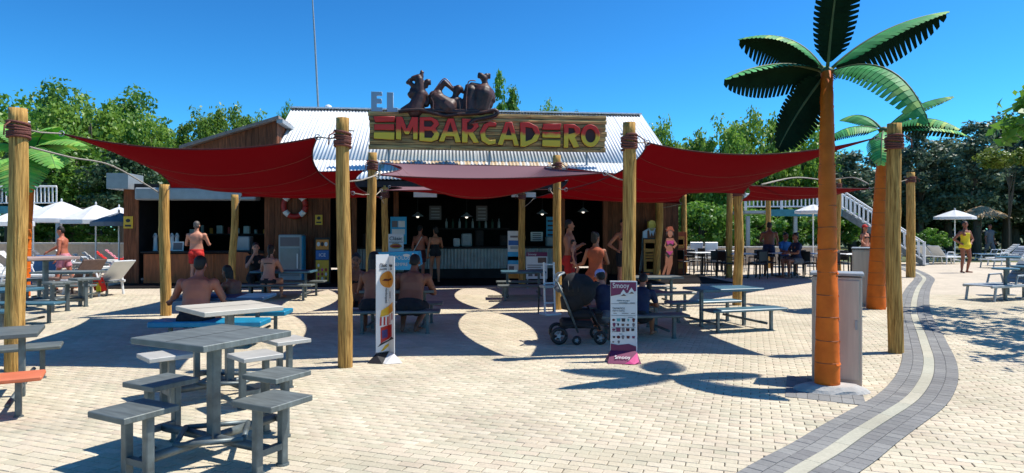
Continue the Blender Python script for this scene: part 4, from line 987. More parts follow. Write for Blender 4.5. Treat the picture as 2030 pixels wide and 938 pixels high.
            if kind == 'shirt':
                for k, e in enumerate((-1, 1)):
                    sh, el, wr = J[k]; o.cap(sp(e * (sw - .06), 0, .46), sh, .075, .068); o.cap(sh, sh.lerp(el, .6), .066, .056)
        elif kind == 'cap':
            o.ell(hp(0, .012, .06), (.089, .102, .078), 14, 8, Hq); o.ell(hp(0, -.1, .05), (.07, .06, .012), 10, 6, Hq)
        elif kind == 'strap_bag':
            o.cap(sp(-.1, -.13, .5), sp(.17, -.12, .05), .016, .016, 6); o.cap(sp(-.1, .1, .5), sp(.17, .13, .05), .016, .016, 6)
        name = {'shorts': 'shorts', 'trunks': 'swim_trunks', 'pants': 'trousers', 'swimsuit': 'swimsuit', 'onepiece_low': 'swimsuit', 'bikini_top': 'bikini_top', 'bikini_bottom': 'bikini_bottom', 'shirt': 'shirt', 'tanktop': 'tank_top', 'cap': 'cap', 'strap_bag': 'bag_strap'}[kind]
        remesh(o.build(name, M[m], t, smooth=True), vox * .95, 2)
    return t
BK = PI                                             # facing away from the camera
def at(x, d): return (xd(x, d), d, 0)
person('bare-backed man in red shorts standing at the kiosk counter', at(389, 17.3), BK + .1, arms=('counter', 'counter'), skin='skin_pale', clothes=[('shorts', 'red_cloth')], build=1.12, scale=.98, lean=.05, hair='buzz', hair_m='hair_grey')
person('large man with bare back and dark hair seated on the blue bench', at(384, 8.42), BK + .06, 'sit', arms=('table', (Vector((.14, -.12, -.2)), Vector((.27, -.3, -.27)))), skin='skin_red', clothes=[('trunks', 'black_cloth')], build=1.18, lean=.3, vox=.011, seat=.28, scale=.96)
person('dark-haired boy bending forward at the blue table, right of the bare-backed man', at(476, 9.2), -1.9, 'sit', lean=.42, arms=('table', 'table'), skin='skin_dark', clothes=[('trunks', 'black_cloth')], scale=.76, vox=.012, hair='bob', seat=.42)
person('woman with a long ponytail and bare back seated near the drinks fridge', at(531, 13.85), BK, 'sit', arms=('table', 'table'), skin='skin_pale', clothes=[('bikini_bottom', 'black_cloth'), ('bikini_top', 'black_cloth')], hair='pony', fem=True, lean=.28, seat=.34, scale=.93)
person('person in dark clothes seated across from the ponytailed woman', at(505, 14.9), .5, 'sit', arms=('face', 'table'), skin='skin_pale', clothes=[('shirt', 'black_cloth'), ('pants', 'black_cloth')], hair='long', fem=True, seat=.34, lean=.25, scale=.95)
person('broad bare-backed man in black shorts seated right of the burger totem', at(812, 9.5), BK - .08, 'sit', arms=('table', 'table'), skin='skin_dark', clothes=[('shorts', 'black_cloth')], build=1.2, lean=.48, legs='back', vox=.011, seat=.29, scale=.97, head_pitch=.3)
person('long-haired person with bare back seated left of the burger totem', at(738, 9.5), BK + .1, 'sit', arms=('table', 'table'), skin='skin_dark', clothes=[('shorts', 'black_cloth')], hair='long', fem=True, lean=.36, vox=.012, seat=.29, legs='back', scale=.98)
person('woman resting her chin on her hand at the far side of the shaded table', at(708, 10.5), .15, 'sit', arms=('face', 'table'), skin='skin_dark', clothes=[('bikini_top', 'black_cloth'), ('bikini_bottom', 'black_cloth')], hair='bun', fem=True, lean=.3, vox=.012, seat=.3, scale=.92)
person('tanned man in dark red shorts with a strap, waiting at the main counter', at(833, 18.7), BK - .3, arms=('hold', 'down'), skin='skin_red', clothes=[('shorts', 'wine_cloth'), ('strap_bag', 'white')], build=1.02, scale=.92, head_pitch=.25)
person('woman in a black open-backed swimsuit standing at the main counter', at(863, 18.5), BK + .2, arms=('hold', 'down'), skin='skin', clothes=[('onepiece_low', 'black_cloth')], hair='bun', fem=True, scale=.9, legs='relaxed', head_turn=.5)
man = person('shirtless man in red shorts beside the rope-wrapped post, holding a small child', at(1128, 13.6), 1.2, arms=('hold', 'hold'), skin='skin', clothes=[('shorts', 'red_cloth')], scale=.97, head_turn=.3)
person('small child in a dark swimsuit carried in front of the shirtless man', (xd(1136, 13.3), 13.25, .42), 1.5, arms=('down', 'hold'), skin='skin_pale', clothes=[('swimsuit', 'wine_cloth')], scale=.5, legs=[((-.1, -.2, .6), (-.1, -.1, .25)), ((.1, -.2, .6), (.1, -.12, .25))])
person('woman in an orange-red top seated with her back turned, right of the shirtless man', at(1181, 12.9), BK - .15, 'sit', arms=('table', 'out'), skin='skin', clothes=[('tanktop', 'orange_cloth'), ('shorts', 'orange_cloth')], hair='bun', fem=True, seat=.5, head_turn=-.6)
person('woman with a hand on her hip half hidden by the post behind the menu sign', at(1236, 15.6), .3, arms=('akimbo', 'down'), skin='skin', clothes=[('bikini_top', 'black_cloth'), ('shorts', 'black_cloth')], hair='short', fem=True, scale=1.0)
person('person in a lilac cap and navy shirt seated between stroller and purple menu sign', at(1206, 8.9), BK + .25, 'sit', arms=('table', 'table'), skin='skin_pale', clothes=[('shirt', 'navy_cloth'), ('trunks', 'grey_cloth'), ('cap', 'lilac_cloth')], lean=.5, seat=.28, vox=.012, head_pitch=.2, legs='back', scale=.82)
person('person in a navy top bent over the table right of the purple menu sign', at(1266, 9.05), BK - .4, 'sit', arms=('table', 'table'), skin='skin', clothes=[('shirt', 'navy_cloth'), ('shorts', 'black_cloth')], lean=.55, seat=.28, vox=.012, head_pitch=.4, scale=.78)
person('man in pink shorts walking past the loungers on the left', at(128, 16.3), -1.35, arms=('reach', 'down'), skin='skin_red', clothes=[('shorts', 'pink_cloth')], lean=.12, legs='stride', scale=.9, head_pitch=.25, build=1.05)
person('shirtless man standing and leaning over the black chairs', at(1524, 21.3), BK - .5, arms=('reach', 'table'), skin='skin_dark', clothes=[('shorts', 'navy_cloth')], lean=.22, build=1.1)
person('woman in a blue top seated among the black chairs, facing left', at(1581, 20.2), -1.3, 'sit', arms=('table', 'table'), skin='skin_dark', clothes=[('shirt', 'navy_cloth'), ('shorts', 'grey_cloth')], hair='bun', fem=True, seat=.45, lean=.1)
person('person in a blue shirt seated at a far table beside the standing shirtless man', at(1553, 22.0), .3, 'sit', arms=('table', 'table'), skin='skin_dark', clothes=[('shirt', 'blue_cloth'), ('shorts', 'grey_cloth')], seat=.45, lean=.15)
person('woman in a dark bikini and red cap near the white stairs', at(1714, 23.5), .4, arms=('out', 'down'), skin='skin', clothes=[('bikini_top', 'black_cloth'), ('bikini_bottom', 'black_cloth'), ('cap', 'red_cloth')], hair='long', fem=True, scale=.95)
person('woman in a yellow swimsuit standing with hands on hips in the sun', at(1913, 22.7), .15, arms=('akimbo', 'akimbo'), skin='skin_dark', clothes=[('swimsuit', 'yellow_cloth')], hair='bun', fem=True, scale=1.02, legs='relaxed', head_turn=-.5, build=1.08)
person('grey-clad person walking in the tree shade behind the yellow swimsuit', at(1962, 33), .2, arms=('down', 'down'), skin='skin_dark', clothes=[('shirt', 'grey_cloth'), ('pants', 'grey_cloth')], legs='stride', scale=1.02, vox=.02)
person('distant person in pink under the dark trees at the right', at(1996, 40), .2, skin='skin_dark', clothes=[('shirt', 'pink_cloth'), ('shorts', 'grey_cloth')], scale=1.0, vox=.02, hair='long', fem=True)

# ------------------------------------------------------------------ signs and boards
def burger(mb, x, z, r): pass
t = thing('burger_totem', 'tall white folded totem printed with a burger and a kiosk, standing in the sun', 'sign', (xd(768, 7.5), 7.5, 0), 0)
zt = 1.215; wl_, wr_ = -.118, .088; yb, yf = .05, -.055
def panel(name, x0, y0, x1, y1, z0, z1, m, par, th=.008):
    d = Vector((x1 - x0, y1 - y0, 0)); nn = Vector((-d.y, d.x, 0)).normalized() * th
    o = MB(); o.add([(x0, y0, z0), (x1, y1, z0), (x1, y1, z1), (x0, y0, z1), (x0 + nn.x, y0 + nn.y, z0), (x1 + nn.x, y1 + nn.y, z0), (x1 + nn.x, y1 + nn.y, z1), (x0 + nn.x, y0 + nn.y, z1)], [(0, 1, 2, 3), (7, 6, 5, 4), (0, 4, 5, 1), (1, 5, 6, 2), (2, 6, 7, 3), (3, 7, 4, 0)])
    return o.build(name, m, par)
lp_ = panel('left_panel', wl_, yf, .006, yb, .09, zt, M['paper'], t); rp_ = panel('right_panel', .006, yb, wr_, yf, .09, zt - .02, M['paper'], t)
o = MB(); o.add([(wl_, yf, .09), (.006, yb, .09), (.006, yb, .1), (wl_, yf, .1), (-.2, -.16, 0), (-.02, -.2, 0), (.006, -.02, .0)], [(0, 4, 5, 1), (1, 5, 6), (1, 2, 3, 0)]); ft = o.build('foot_flap', M['black'], t)
o = MB(); o.add([(.006, yb, .09), (wr_, yf, .09), (.2, -.16, .004), (.02, -.21, .004), (-.1, -.1, .004), (.006, yb, .1), (wr_, yf, .1)], [(0, 4, 3), (0, 3, 2, 1), (0, 1, 6, 5)]); o.build('foot_flap', M['paper'], t)
la = math.atan2(yb - yf, .006 - wl_); ra_ = math.atan2(yf - yb, wr_ - .006)
def lp(u, z, off=.004): return Vector((wl_ + (.006 - wl_) * u + off * math.sin(la) , yf + (yb - yf) * u - off * math.cos(la), z))
def rp2(u, z, off=.004): return Vector((.006 + (wr_ - .006) * u + off * math.sin(ra_), yb + (yf - yb) * u - off * math.cos(ra_), z))
def prints(par, fn, items):
    for nm, m, poly in items:
        o = MB(); n_ = len(poly); o.add([fn(u, z, .003) for u, z in poly] + [fn(u, z, .0005) for u, z in poly], [tuple(range(n_))] + [(i, (i + 1) % n_, n_ + (i + 1) % n_, n_ + i) for i in range(n_)]); o.build(nm, M[m], par)
def E(cx, cz, rx, rz, a0=0, a1=2 * PI, k=14): return [(cx + rx * math.cos(a0 + (a1 - a0) * i / k), cz + rz * math.sin(a0 + (a1 - a0) * i / k)) for i in range(k if a1 - a0 > 6 else k + 1)]
text('Clásic', .062, lp(.55, 1.09), (R(90), 0, la), M['ink'], lp_, sx=.62); text('urger', .05, rp2(.42, 1.09), (R(90), 0, ra_), M['ink'], rp_, sx=.7)
text('BURGER & MORE', .022, lp(.55, 1.045), (R(90), 0, la), M['ink2'], lp_, sx=.55); text('SINCE', .022, rp2(.45, 1.045), (R(90), 0, ra_), M['ink2'], rp_, sx=.7)
prints(lp_, lp, [('burger_print', 'amber', [(.99, .83)] + E(1.0, .925, .72, .095, PI / 2, 1.5 * PI))]); prints(rp_, rp2, [('burger_print', 'amber', E(0.01, .925, .8, .095, -PI / 2, PI / 2))])
prints(lp_, lambda u, z, o: lp(u, z, o + .003), [('burger_filling', 'wine_cloth', [(.45, .915), (.99, .905), (.99, .925), (.7, .935)])]); prints(rp_, lambda u, z, o: rp2(u, z, o + .003), [('burger_filling', 'wine_cloth', [(.02, .905), (.62, .93), (.5, .945), (.02, .925)])])
text('Hamburguesa', .04, lp(.8, .74), (R(90), R(90), la), M['ink2'], lp_, sx=.8)
text('casera', .04, rp2(.3, .75), (R(90), R(90), ra_), M['ink2'], rp_, sx=.8)
prints(lp_, lp, [('kiosk_roof_print', 'yellow', [(.3, .5), (.99, .52), (.99, .62), (.4, .575)]), ('kiosk_wall_print', 'red_paint', [(.35, .2), (.99, .24), (.99, .4), (.35, .38)]), ('kiosk_window_print', 'royal', [(.45, .245), (.9, .265), (.9, .355), (.45, .345)])])
prints(rp_, rp2, [('kiosk_roof_print', 'amber', [(0, .52), (.75, .57), (.7, .67), (0, .62)]), ('kiosk_wall_print', 'red_paint', [(0, .24), (.55, .28), (.55, .42), (0, .4)])])
for i in range(5): prints(lp_, lp, [('awning_stripe_print', 'red_paint' if i % 2 == 0 else 'paper', [(.28 + .142 * i, .4), (.28 + .142 * (i + 1), .403), (.3 + .14 * (i + 1), .5), (.3 + .14 * i, .497)])])
for i in range(4): prints(rp_, rp2, [('awning_stripe_print', 'red_paint' if i % 2 else 'paper', [(.17 * i, .4 + .02 * i), (.17 * (i + 1), .42 + .02 * i), (.17 * (i + 1), .52 + .01 * i), (.17 * i, .51 + .01 * i)])])
prints(lp_, lp, [('ground_print', 'ink', [(.1, .16), (.99, .215), (.99, .23), (.35, .2)])]); prints(rp_, rp2, [('ground_print', 'ink', [(0, .215), (.9, .26), (.55, .275), (0, .23)])])
prints(lp_, lp, [('wrapper_print', 'yellow', [(.35, .0 + .105), (.6, .115), (.99, .16), (.99, .19), (.7, .17)])])
# purple ice-cream menu sign
t = thing('menu_sign', 'white and purple ice cream menu sign on a flared purple foot, in the sun', 'sign', (xd(1236, 7.45), 7.45, 0), R(-4))
o = MB(); o.bbox((0, .02, .5), (.29, .018, .82), .004); bd = o.build('board', M['paper'], t)
o = MB(); o.box((.149, .02, .48), (.012, .022, .86)); o.build('edge_rail', M['white'], t)
o = MB(); o.box((0, .0195, .908), (.3, .024, .012)); o.build('top_rail', M['white'], t)
o = MB(); o.prism([(-.143, .74), (.143, .8), (.143, .9), (-.143, .9)], .004, .0095); o.build('purple_header', M['purple'], bd)
o = MB(); o.prism([(-.143, .09), (.143, .09), (.143, .17), (.06, .2), (-.06, .185), (-.143, .2)], .004, .0095); o.build('purple_base_band', M['purple'], bd)
o = MB(); o.add([(-.145, .0, .12), (.145, .0, .12), (.185, -.14, .003), (.1, -.19, .003), (-.19, -.14, .003), (-.145, .03, .12), (.145, .03, .12), (.19, .14, .003), (-.19, .14, .003)], [(0, 4, 3, 2, 1), (6, 7, 8, 5), (0, 5, 8, 4), (1, 2, 7, 6)]); ff = o.build('flared_foot', M['purple'], t)
o = MB(); o.add([(.05, -.145, .035), (.15, -.03, .11), (.16, -.12, .02), (.1, -.192, .006), (-.0, -.16, .008)], [(0, 4, 3, 2, 1)]); o.build('pink_flash', M['pink'], ff)
text('Smooy', .085, (-.03, .001, .86), (R(90), 0, 0), M['paper'], bd, ext=.003, sx=.8)
text('Smooy', .07, (-.02, -.088, .062), (R(40), 0, 0), M['paper'], ff, sx=.9)
random.seed(11)
for i, (cx, cz, r) in enumerate([(.0, .765, .045), (.09, .79, .042)]):
    o = MB(); o.prism([(cx - r, cz - r * .6), (cx + r, cz - r * .6), (cx + r * .6, cz + r * .3), (cx, cz + r * 1.2), (cx - r * .6, cz + r * .3)], .0005, .004); q = o.build('cone_print', M['paper'], bd)
    o = MB(); o.prism([(cx - r * .7, cz - r * .45), (cx + r * .7, cz - r * .45), (cx + .1 * r, cz + .1 * r)], -.002, .001); o.build('cone_shade_print', M['brown_cloth'], q)
for z, txt in [(.69, 'helado de yogur'), (.60, 'TAMAÑOS'), (.575, 'elige tu topping'), (.365, 'BATIDOS'), (.34, 'granizados  3,50')]:
    text(txt, .022 if z != .60 else .03, (-.125 if z < .66 else .0, .008, z), (R(90), 0, 0), M['ink'], bd, align='LEFT' if z < .66 else 'CENTER', ext=.001)
for z in (.655, .385, .52):
    o = MB(); o.box((0, .009, z), (.27, .004, .004)); o.build('rule_print', M['ink2'], bd)
for i in range(22):
    r_, c_ = divmod(i, 5); z = .47 - .055 * r_ + (.0 if r_ < 3 else -.03); x = -.11 + .055 * c_ + random.uniform(-.006, .006); a = random.uniform(.012, .022)
    o = MB(); k = random.choice((0, 1, 2))
    if k == 0: o.prism([(x - a, z - a), (x + a, z - a), (x + a * 1.2, z + a), (x - a * 1.2, z + a)], .006, .0095)
    elif k == 1: o.prism([(x + a * math.cos(q), z + a * .8 * math.sin(q)) for q in np.linspace(0, 2 * PI, 9)[:-1]], .006, .0095)
    else: o.prism([(x - a * .5, z - a * 1.2), (x + a * .5, z - a * 1.2), (x + a, z + a * .8), (x, z + a * 1.3), (x - a, z + a * .8)], .006, .0095)
    o.build('product_print', M[random.choice(('ink', 'ink2', 'ink2', 'wine_cloth', 'brown_cloth', 'purple', 'teal'))], bd)
for i in range(14):
    o = MB(); o.box((random.uniform(-.11, .11), .009, random.choice((.545, .5, .43, .31, .28, .225, .665))), (random.uniform(.03, .07), .004, .006)); o.build('text_line_print', M['ink2'], bd)

def easel(name, label, x, y0, y1, wpx, d, base_m, blocks, legs=True, txt=None, rz=0, cat='menu board'):
    """free standing board: base colour plus printed blocks (u0,u1,v0,v1,material) with u,v in 0..1"""
    w = wpx * d / F; z0, z1 = max(.02, zd(y1, d)), zd(y0, d); t = thing(name, label, cat, (xd(x, d), d, 0), rz)
    o = MB(); o.bbox((0, 0, (z0 + z1) / 2), (w, .025, z1 - z0), .003); b_ = o.build('board', M[base_m], t)
    for u0, u1, v0, v1, m in blocks:
        o = MB(); o.box((-w / 2 + w * (u0 + u1) / 2, -.0155, z0 + (z1 - z0) * (v0 + v1) / 2), (w * (u1 - u0), .006, (z1 - z0) * (v1 - v0))); o.build('print_block', M[m], b_)
    for s_, u, v, sz, m in (txt or []): text(s_, sz, (-w / 2 + w * u, -.021, z0 + (z1 - z0) * v), (R(90), 0, 0), M[m], b_)
    if legs:
        for e in (-1, 1):
            o = MB(); o.tube([(e * w * .4, .02, z0 + .3), (e * w * .42, .28, .0)], .012, 6); o.build('leg', M['grey'], t)
            o = MB(); o.tube([(e * w * .45, .014, z0 + .05), (e * w * .45, -.02, .0)], .012, 6); o.build('leg', M['grey'], t)
    return t
easel('hot_dog_sign', 'white hot dog sign on a stand above the blue panel', 785, 464, 540, 30, 13.2, 'paper', [(.1, .9, .66, .7, 'ink2'), (.05, .95, .78, .80, 'ink2')], txt=[('Clásic', .5, .88, .11, 'ink'), ('DOG', .5, .74, .06, 'ink')])
o = MB(); sgn = [q for q in COL.objects if q.name.startswith('hot_dog_sign')][0]; z_ = zd(488, 13.2); o.ell((0, -.02, z_), (.12, .008, .05), 16, 6); ob = o.build('sausage_print', M['amber'], sgn); o = MB(); o.ell((0, -.028, z_), (.1, .006, .022), 14, 6); o.build('sausage_filling', M['red_paint'], ob)
easel('blue_poster', 'pale blue drinks poster hung by the counter behind the slim post', 790, 430, 484, 32, 18.4, 'cyan', [(.05, .95, .06, .3, 'teal'), (.1, .45, .62, .85, 'ink2'), (.5, .9, .62, .85, 'paper'), (.1, .9, .36, .55, 'paper')], legs=False)
t = thing('slush_panel', 'bright blue ice cream cabinet panel with pale lettering, behind the seated man', 'panel', (xd(786, 12.8), 12.8, 0), R(-3))
zA, zB = zd(535, 12.8), zd(498, 12.8)
o = MB(); o.prism([(-.5, zA - .02), (-.1, zA), (.1, zA), (.3, zA - .0), (.46, zA + .1), (.42, zB + .0), (-.5, zB - .03)], -.02, .3); pb = o.build('panel', M['cyan'], t)
o = MB(); o.box((0, .15, zA / 2 - .02), (.8, .3, zA - .06)); o.build('cabinet', M['dark2'], t)
text('LOS POLOS', .11, (.02, -.024, zB - .13), (R(90), 0, 0), M['paper'], pb, sx=.9); text('DE SIEMPRE', .09, (.02, -.024, zB - .26), (R(90), 0, 0), M['paper'], pb, sx=.9)
o = MB(); o.cap((.33, -.03, zB - .05), (.35, -.03, zB - .3), .02, .012, 8); o.ell((.2, -.026, zB - .08), (.07, .006, .03), 10, 6); o.build('splash_print', M['paper'], pb)
easel('menu_banner', 'tall white and blue menu banner standing left of a timber post by the counter', 1019, 458, 552, 25, 17.6, 'paper', [(.06, .94, .7, .8, 'royal'), (.0, 1, .3, .56, 'cyan'), (.0, 1, .38, .46, 'royal'), (0, 1, 0, .12, 'amber'), (.2, .8, .86, .9, 'ink2'), (.1, .5, .18, .26, 'ink2'), (.2, .8, .62, .68, 'grey')])
easel('menu_easel', 'small white menu easel with a dark purple header beside the empty bench table', 1064, 500, 553, 42, 16.6, 'paper', [(0, 1, .84, 1, 'purple'), (.06, .9, .5, .53, 'ink2'), (.06, .7, .42, .45, 'ink2'), (.06, .8, .34, .37, 'ink2'), (.1, .3, .1, .28, 'ink2'), (.4, .6, .1, .28, 'brown_cloth'), (.7, .9, .1, .28, 'ink2'), (.55, .95, .6, .8, 'brown_cloth')], txt=[('Smooy', .28, .92, .08, 'paper')])
easel('orange_menu_board', 'orange framed menu board leaning in front of the blond painted figure', 1292, 472, 542, 36, 20.6, 'black', [(.06, .94, .04, .96, 'amber'), (.15, .85, .7, .86, 'yellow'), (.15, .7, .56, .6, 'brown_cloth'), (.15, .8, .48, .51, 'brown_cloth'), (.15, .6, .4, .43, 'brown_cloth'), (.2, .8, .12, .34, 'orange_cloth')])
easel('orange_end_panel', 'tall orange printed end panel at the right corner of the bar', 1350, 460, 544, 22, 21.6, 'orange_cloth', [(.1, .8, .62, .9, 'amber'), (.2, .7, .7, .82, 'paper'), (.15, .7, .45, .52, 'amber'), (.2, .7, .14, .32, 'amber')])
# metal rack
t = thing('folding_rack', 'white metal folding stand left of the stroller', 'metal stand', (xd(1089, 11.6), 11.6, 0), R(25))
for e in (-.1, .1):
    o = MB(); o.tube([(e, -.02, .03), (e, .02, .92)], .018, 8); o.build('upright', M['white'], t)
for z in (.2, .55, .88):
    o = MB(); o.tube([(-.1, 0, z), (.1, 0, z)], .014, 6); o.build('rung', M['white'], t)
o = MB(); o.box((0, 0, .015), (.3, .34, .03)); o.build('base', M['white'], t); o = MB(); o.box((.0, -.06, .5), (.36, .2, .04)); o.build('shelf', M['grey'], t)
for e in (-.15, .15):
    o = MB(); o.tube([(e, .1, .5), (e, .13, 0)], .015, 6); o.build('leg', M['black'], t)

# stroller
t = thing('baby_stroller', 'black baby stroller with a big round hood parked in the sail shade', 'stroller', (xd(1152, 8.75), 8.75, 0), R(0))
k = 8.75 / F
def sp2(x, y, dy=0): return Vector(((x - 1152) * k, dy, H + (HZ - y) * k))
o = MB(); o.ell(sp2(1152, 575), (.2, .24, .215), 20, 14); o.ell(sp2(1138, 570), (.17, .25, .2), 18, 12); remesh(o.build('hood', M['black_cloth'], t, smooth=True), .014, 4)
for a in (.25, .6, 1.0):
    o = MB(); c_ = sp2(1150, 578); o.tube([c_ + Vector((-.19 * math.sin(a) * 1.08, .255 * math.cos(q) * 1.0, .22 * math.cos(a) * 0 + .222 * math.sin(q) * math.cos(a * .5))) for q in np.linspace(.1, PI - .1, 12)], .008, 6); o.build('hood_rib', M['black'], t, smooth=True)
o = MB(); o.loft([(sp2(1132, 612), Vector((.13, 0, 0)), Vector((0, .2, 0))), (sp2(1140, 590), Vector((.2, 0, 0)), Vector((0, .22, 0))), (sp2(1160, 560), Vector((.2, 0, 0)), Vector((0, .22, 0)))], 16); o.build('seat', M['black_cloth'], t, smooth=True)
o = MB(); o.bbox(sp2(1142, 640), (.42, .4, .1), .03); bk = o.build('basket', M['black_cloth'], t); o = MB(); o.bbox(sp2(1150, 622), (.3, .36, .12), .04); o.build('seat_tub', M['black_cloth'], t); o = MB(); o.bbox(sp2(1184, 618), (.12, .3, .05), .02); o.build('footrest', M['black_cloth'], t); o = MB(); o.bbox(sp2(1156, 633), (.2, .3, .06), .02); o.build('blanket', M['wine_cloth'], bk)
for e in (-.2, .2):
    o = MB(); o.tube([sp2(1102, 556, e), sp2(1118, 590, e), sp2(1143, 655, e)], [.014, .014, .014], 8); o.build('frame_tube', M['steel'], t, smooth=True)
    o = MB(); o.tube([sp2(1168, 610, e), sp2(1186, 650, e)], .013, 8); o.build('frame_tube', M['black'], t, smooth=True)
    o = MB(); o.tube([sp2(1108, 650, e), sp2(1140, 640, e), sp2(1186, 648, e)], .013, 8); o.build('frame_tube', M['black'], t, smooth=True)
o = MB(); o.tube(catmull([sp2(1102, 556, -.2), sp2(1106, 545, -.19), sp2(1118, 541, 0), sp2(1106, 545, .19), sp2(1102, 556, .2)], 5), .015, 8); o.build('handle', M['grey'], t, smooth=True)
o = MB(); o.bbox(sp2(1107, 572), (.1, .36, .08), .03); o.build('grey_bag', M['grey_cloth'], t)
def wheel(c, r, w, par):
    o = MB(); q = [c + Vector((r * math.cos(a), 0, r * math.sin(a))) for a in np.linspace(0, 2 * PI, 21)]; o.tube(q, w, 8); wo = o.build('wheel', M['black'], par, smooth=True)
    o = MB(); o.tube([c + Vector((0, -w * .7, 0)), c + Vector((0, w * .7, 0))], r * .3, 12); o.build('hub', M['grey'], wo); o = MB()
    for a in range(5): o.tube([c, c + Vector((r * math.cos(a * 1.257), 0, r * math.sin(a * 1.257)))], .009, 5)
    o.build('spokes', M['grey'], wo)
for e in (-.22, .22):
    wheel(Vector((sp2(1106, 0).x, e, .115)), .092, .024, t); wheel(Vector((sp2(1186, 0).x, e, .09)), .07, .02, t)
wheel(Vector((sp2(1140, 0).x, -.24, .06)), .045, .016, t)

# painted figure boards
def board_fig(name, label, x, d, pieces, cat='painted board', rz=0, yb=542):
    kk = d / F; t = thing(name, label, cat, (xd(x, d), d, 0), rz)
    for i, (nm, m, poly, dep) in enumerate(pieces):
        o = MB(); P = [((a - x) * kk / max(.5, math.cos(rz)), (yb - b_) * kk) for a, b_ in poly]
        ar = sum(P[q][0] * P[(q + 1) % len(P)][1] - P[(q + 1) % len(P)][0] * P[q][1] for q in range(len(P)))
        if ar < 0: P = P[::-1]
        o.prism(P, -.02 - .008 * dep, .02); o.build(nm, M[m], t)
    return t
def el2(cx, cy, rx, ry, k=14): return [(cx + rx * math.cos(2 * PI * i / k), cy + ry * math.sin(2 * PI * i / k)) for i in range(k)]
board_fig('painted_waiter', 'painted figure board of a blond waiter in white shirt and brown apron', 1290, 21.4, [
    ('sleeve', 'paper', [(1271, 455), (1282, 450), (1284, 488), (1270, 488)], 0), ('torso_board', 'brown_wood', [(1281, 453), (1300, 453), (1302, 490), (1304, 540), (1276, 540), (1281, 490)], 1),
    ('collar', 'paper', [(1283, 448), (1300, 448), (1294, 464), (1290, 456), (1287, 465)], 2), ('face', 'yellow', el2(1291, 443, 8, 11), 2), ('hair', 'blond', [(1283, 446), (1283, 436), (1288, 433), (1297, 434), (1300, 440), (1299, 447), (1297, 440), (1286, 441)], 3), ('arm', 'paper', [(1299, 455), (1306, 460), (1304, 485), (1299, 482)], 2)], rz=R(38))
board_fig('painted_bather', 'painted figure board of a woman in a pink bikini and hat', 1326, 20.9, [
    ('legs_board', 'skin', [(1317, 500), (1334, 500), (1334, 520), (1325, 545), (1318, 545), (1322, 522), (1312, 545), (1308, 541), (1316, 520)], 0), ('torso_board', 'skin', [(1318, 469), (1336, 469), (1333, 485), (1335, 502), (1316, 502), (1319, 486)], 1),
    ('arm', 'skin', [(1318, 470), (1313, 484), (1317, 490), (1319, 487), (1316, 483), (1321, 474)], 2), ('arm', 'skin', [(1335, 470), (1345, 482), (1337, 490), (1334, 487), (1340, 482), (1333, 475)], 2),
    ('bikini_top', 'pink', [(1317, 474), (1336, 474), (1334, 482), (1327, 479), (1320, 482)], 3), ('bikini_bottom', 'pink', [(1317, 495), (1334, 495), (1326, 503)], 3),
    ('face', 'skin', el2(1327, 459, 6, 9), 2), ('hair', 'brown_cloth', [(1319, 465), (1318, 452), (1323, 447), (1331, 447), (1336, 453), (1335, 466), (1332, 455), (1322, 455)], 1), ('hat', 'orange_cloth', [(1317, 456), (1321, 447), (1332, 446), (1337, 456), (1327, 452)], 3)], yb=545, rz=R(38))
for i, (x, m, lab) in enumerate([(1263, 'paper', 'white surfboard leaning on the plank wall'), (1270, 'teal', 'teal surfboard leaning on the plank wall next to the white one')]):
    d = 21.7 + .1 * i; t = thing('surfboard', lab, 'surfboard', (xd(x, d), d, 0), R(-25), 'surfboards'); L_ = 1.75
    o = MB(); o.loft([((0, .1 * z, .02 + L_ * z), Vector((max(.02, .2 * math.sin(PI * min(1, z * .86 + .14)) ** .6), 0, 0)), Vector((0, .03, 0))) for z in np.linspace(0, 1, 10)], 12); o.build('deck', M[m], t, smooth=True)
    o = MB(); o.tube([(0, .1 * z - .03, .05 + L_ * z) for z in (.05, .5, .9)], .006, 5); o.build('stringer', M['ink2'], t)

# ------------------------------------------------------------------ stainless cabinets, footing
def cabinet(label, loc, rz, w, dp, h):
    t = thing('steel_cabinet', label, 'cabinet', loc, rz, 'stainless cabinets at the palms')
    o = MB(); o.bbox((0, 0, h / 2 - .01), (w, dp, h - .02), .008); bd = o.build('body', M['stainless'], t)
    o = MB(); o.bbox((0, 0, h + .005), (w + .03, dp + .03, .03), .006); o.build('lid', M['grey'], t)
    o = MB(); o.bbox((0, -dp / 2 - .006, h / 2), (w - .05, .014, h - .1), .004); dr = o.build('door', M['stainless'], t)
    o = MB(); o.box((w * .38, -dp / 2 - .018, h * .55), (.02, .014, .09)); o.build('latch', M['grey'], dr)
    return t
cabinet('stainless steel cabinet right behind the front orange palm', (3.22, 6.5, 0), R(-27), .44, .3, 1.06)
cabinet('stainless steel cabinet behind the second orange palm', (xd(1736, 13.0), 13.1, 0), R(-30), .72, .5, 1.12)
t = thing('palm_footing', 'rough concrete footing under the front orange palm', 'footing', (xd(1650, 6.08), 6.1, 0), R(-8)); o = MB(); vs = []; n_ = 18
for i, (r, z) in enumerate([(.3, .0), (.27, .03), (.2, .06), (.02, .065)]):
    for j in range(n_):
        a = 2 * PI * j / n_; q = r * (1 + .12 * noise.noise((math.cos(a) * 2, math.sin(a) * 2, i))); vs.append((q * 1.15 * math.cos(a), q * .6 * math.sin(a), z))
o.add(vs, [(i * n_ + j, i * n_ + (j + 1) % n_, (i + 1) * n_ + (j + 1) % n_, (i + 1) * n_ + j) for i in range(3) for j in range(n_)] + [tuple(range(3 * n_, 4 * n_))]); o.build('mound', M['concrete'], t)

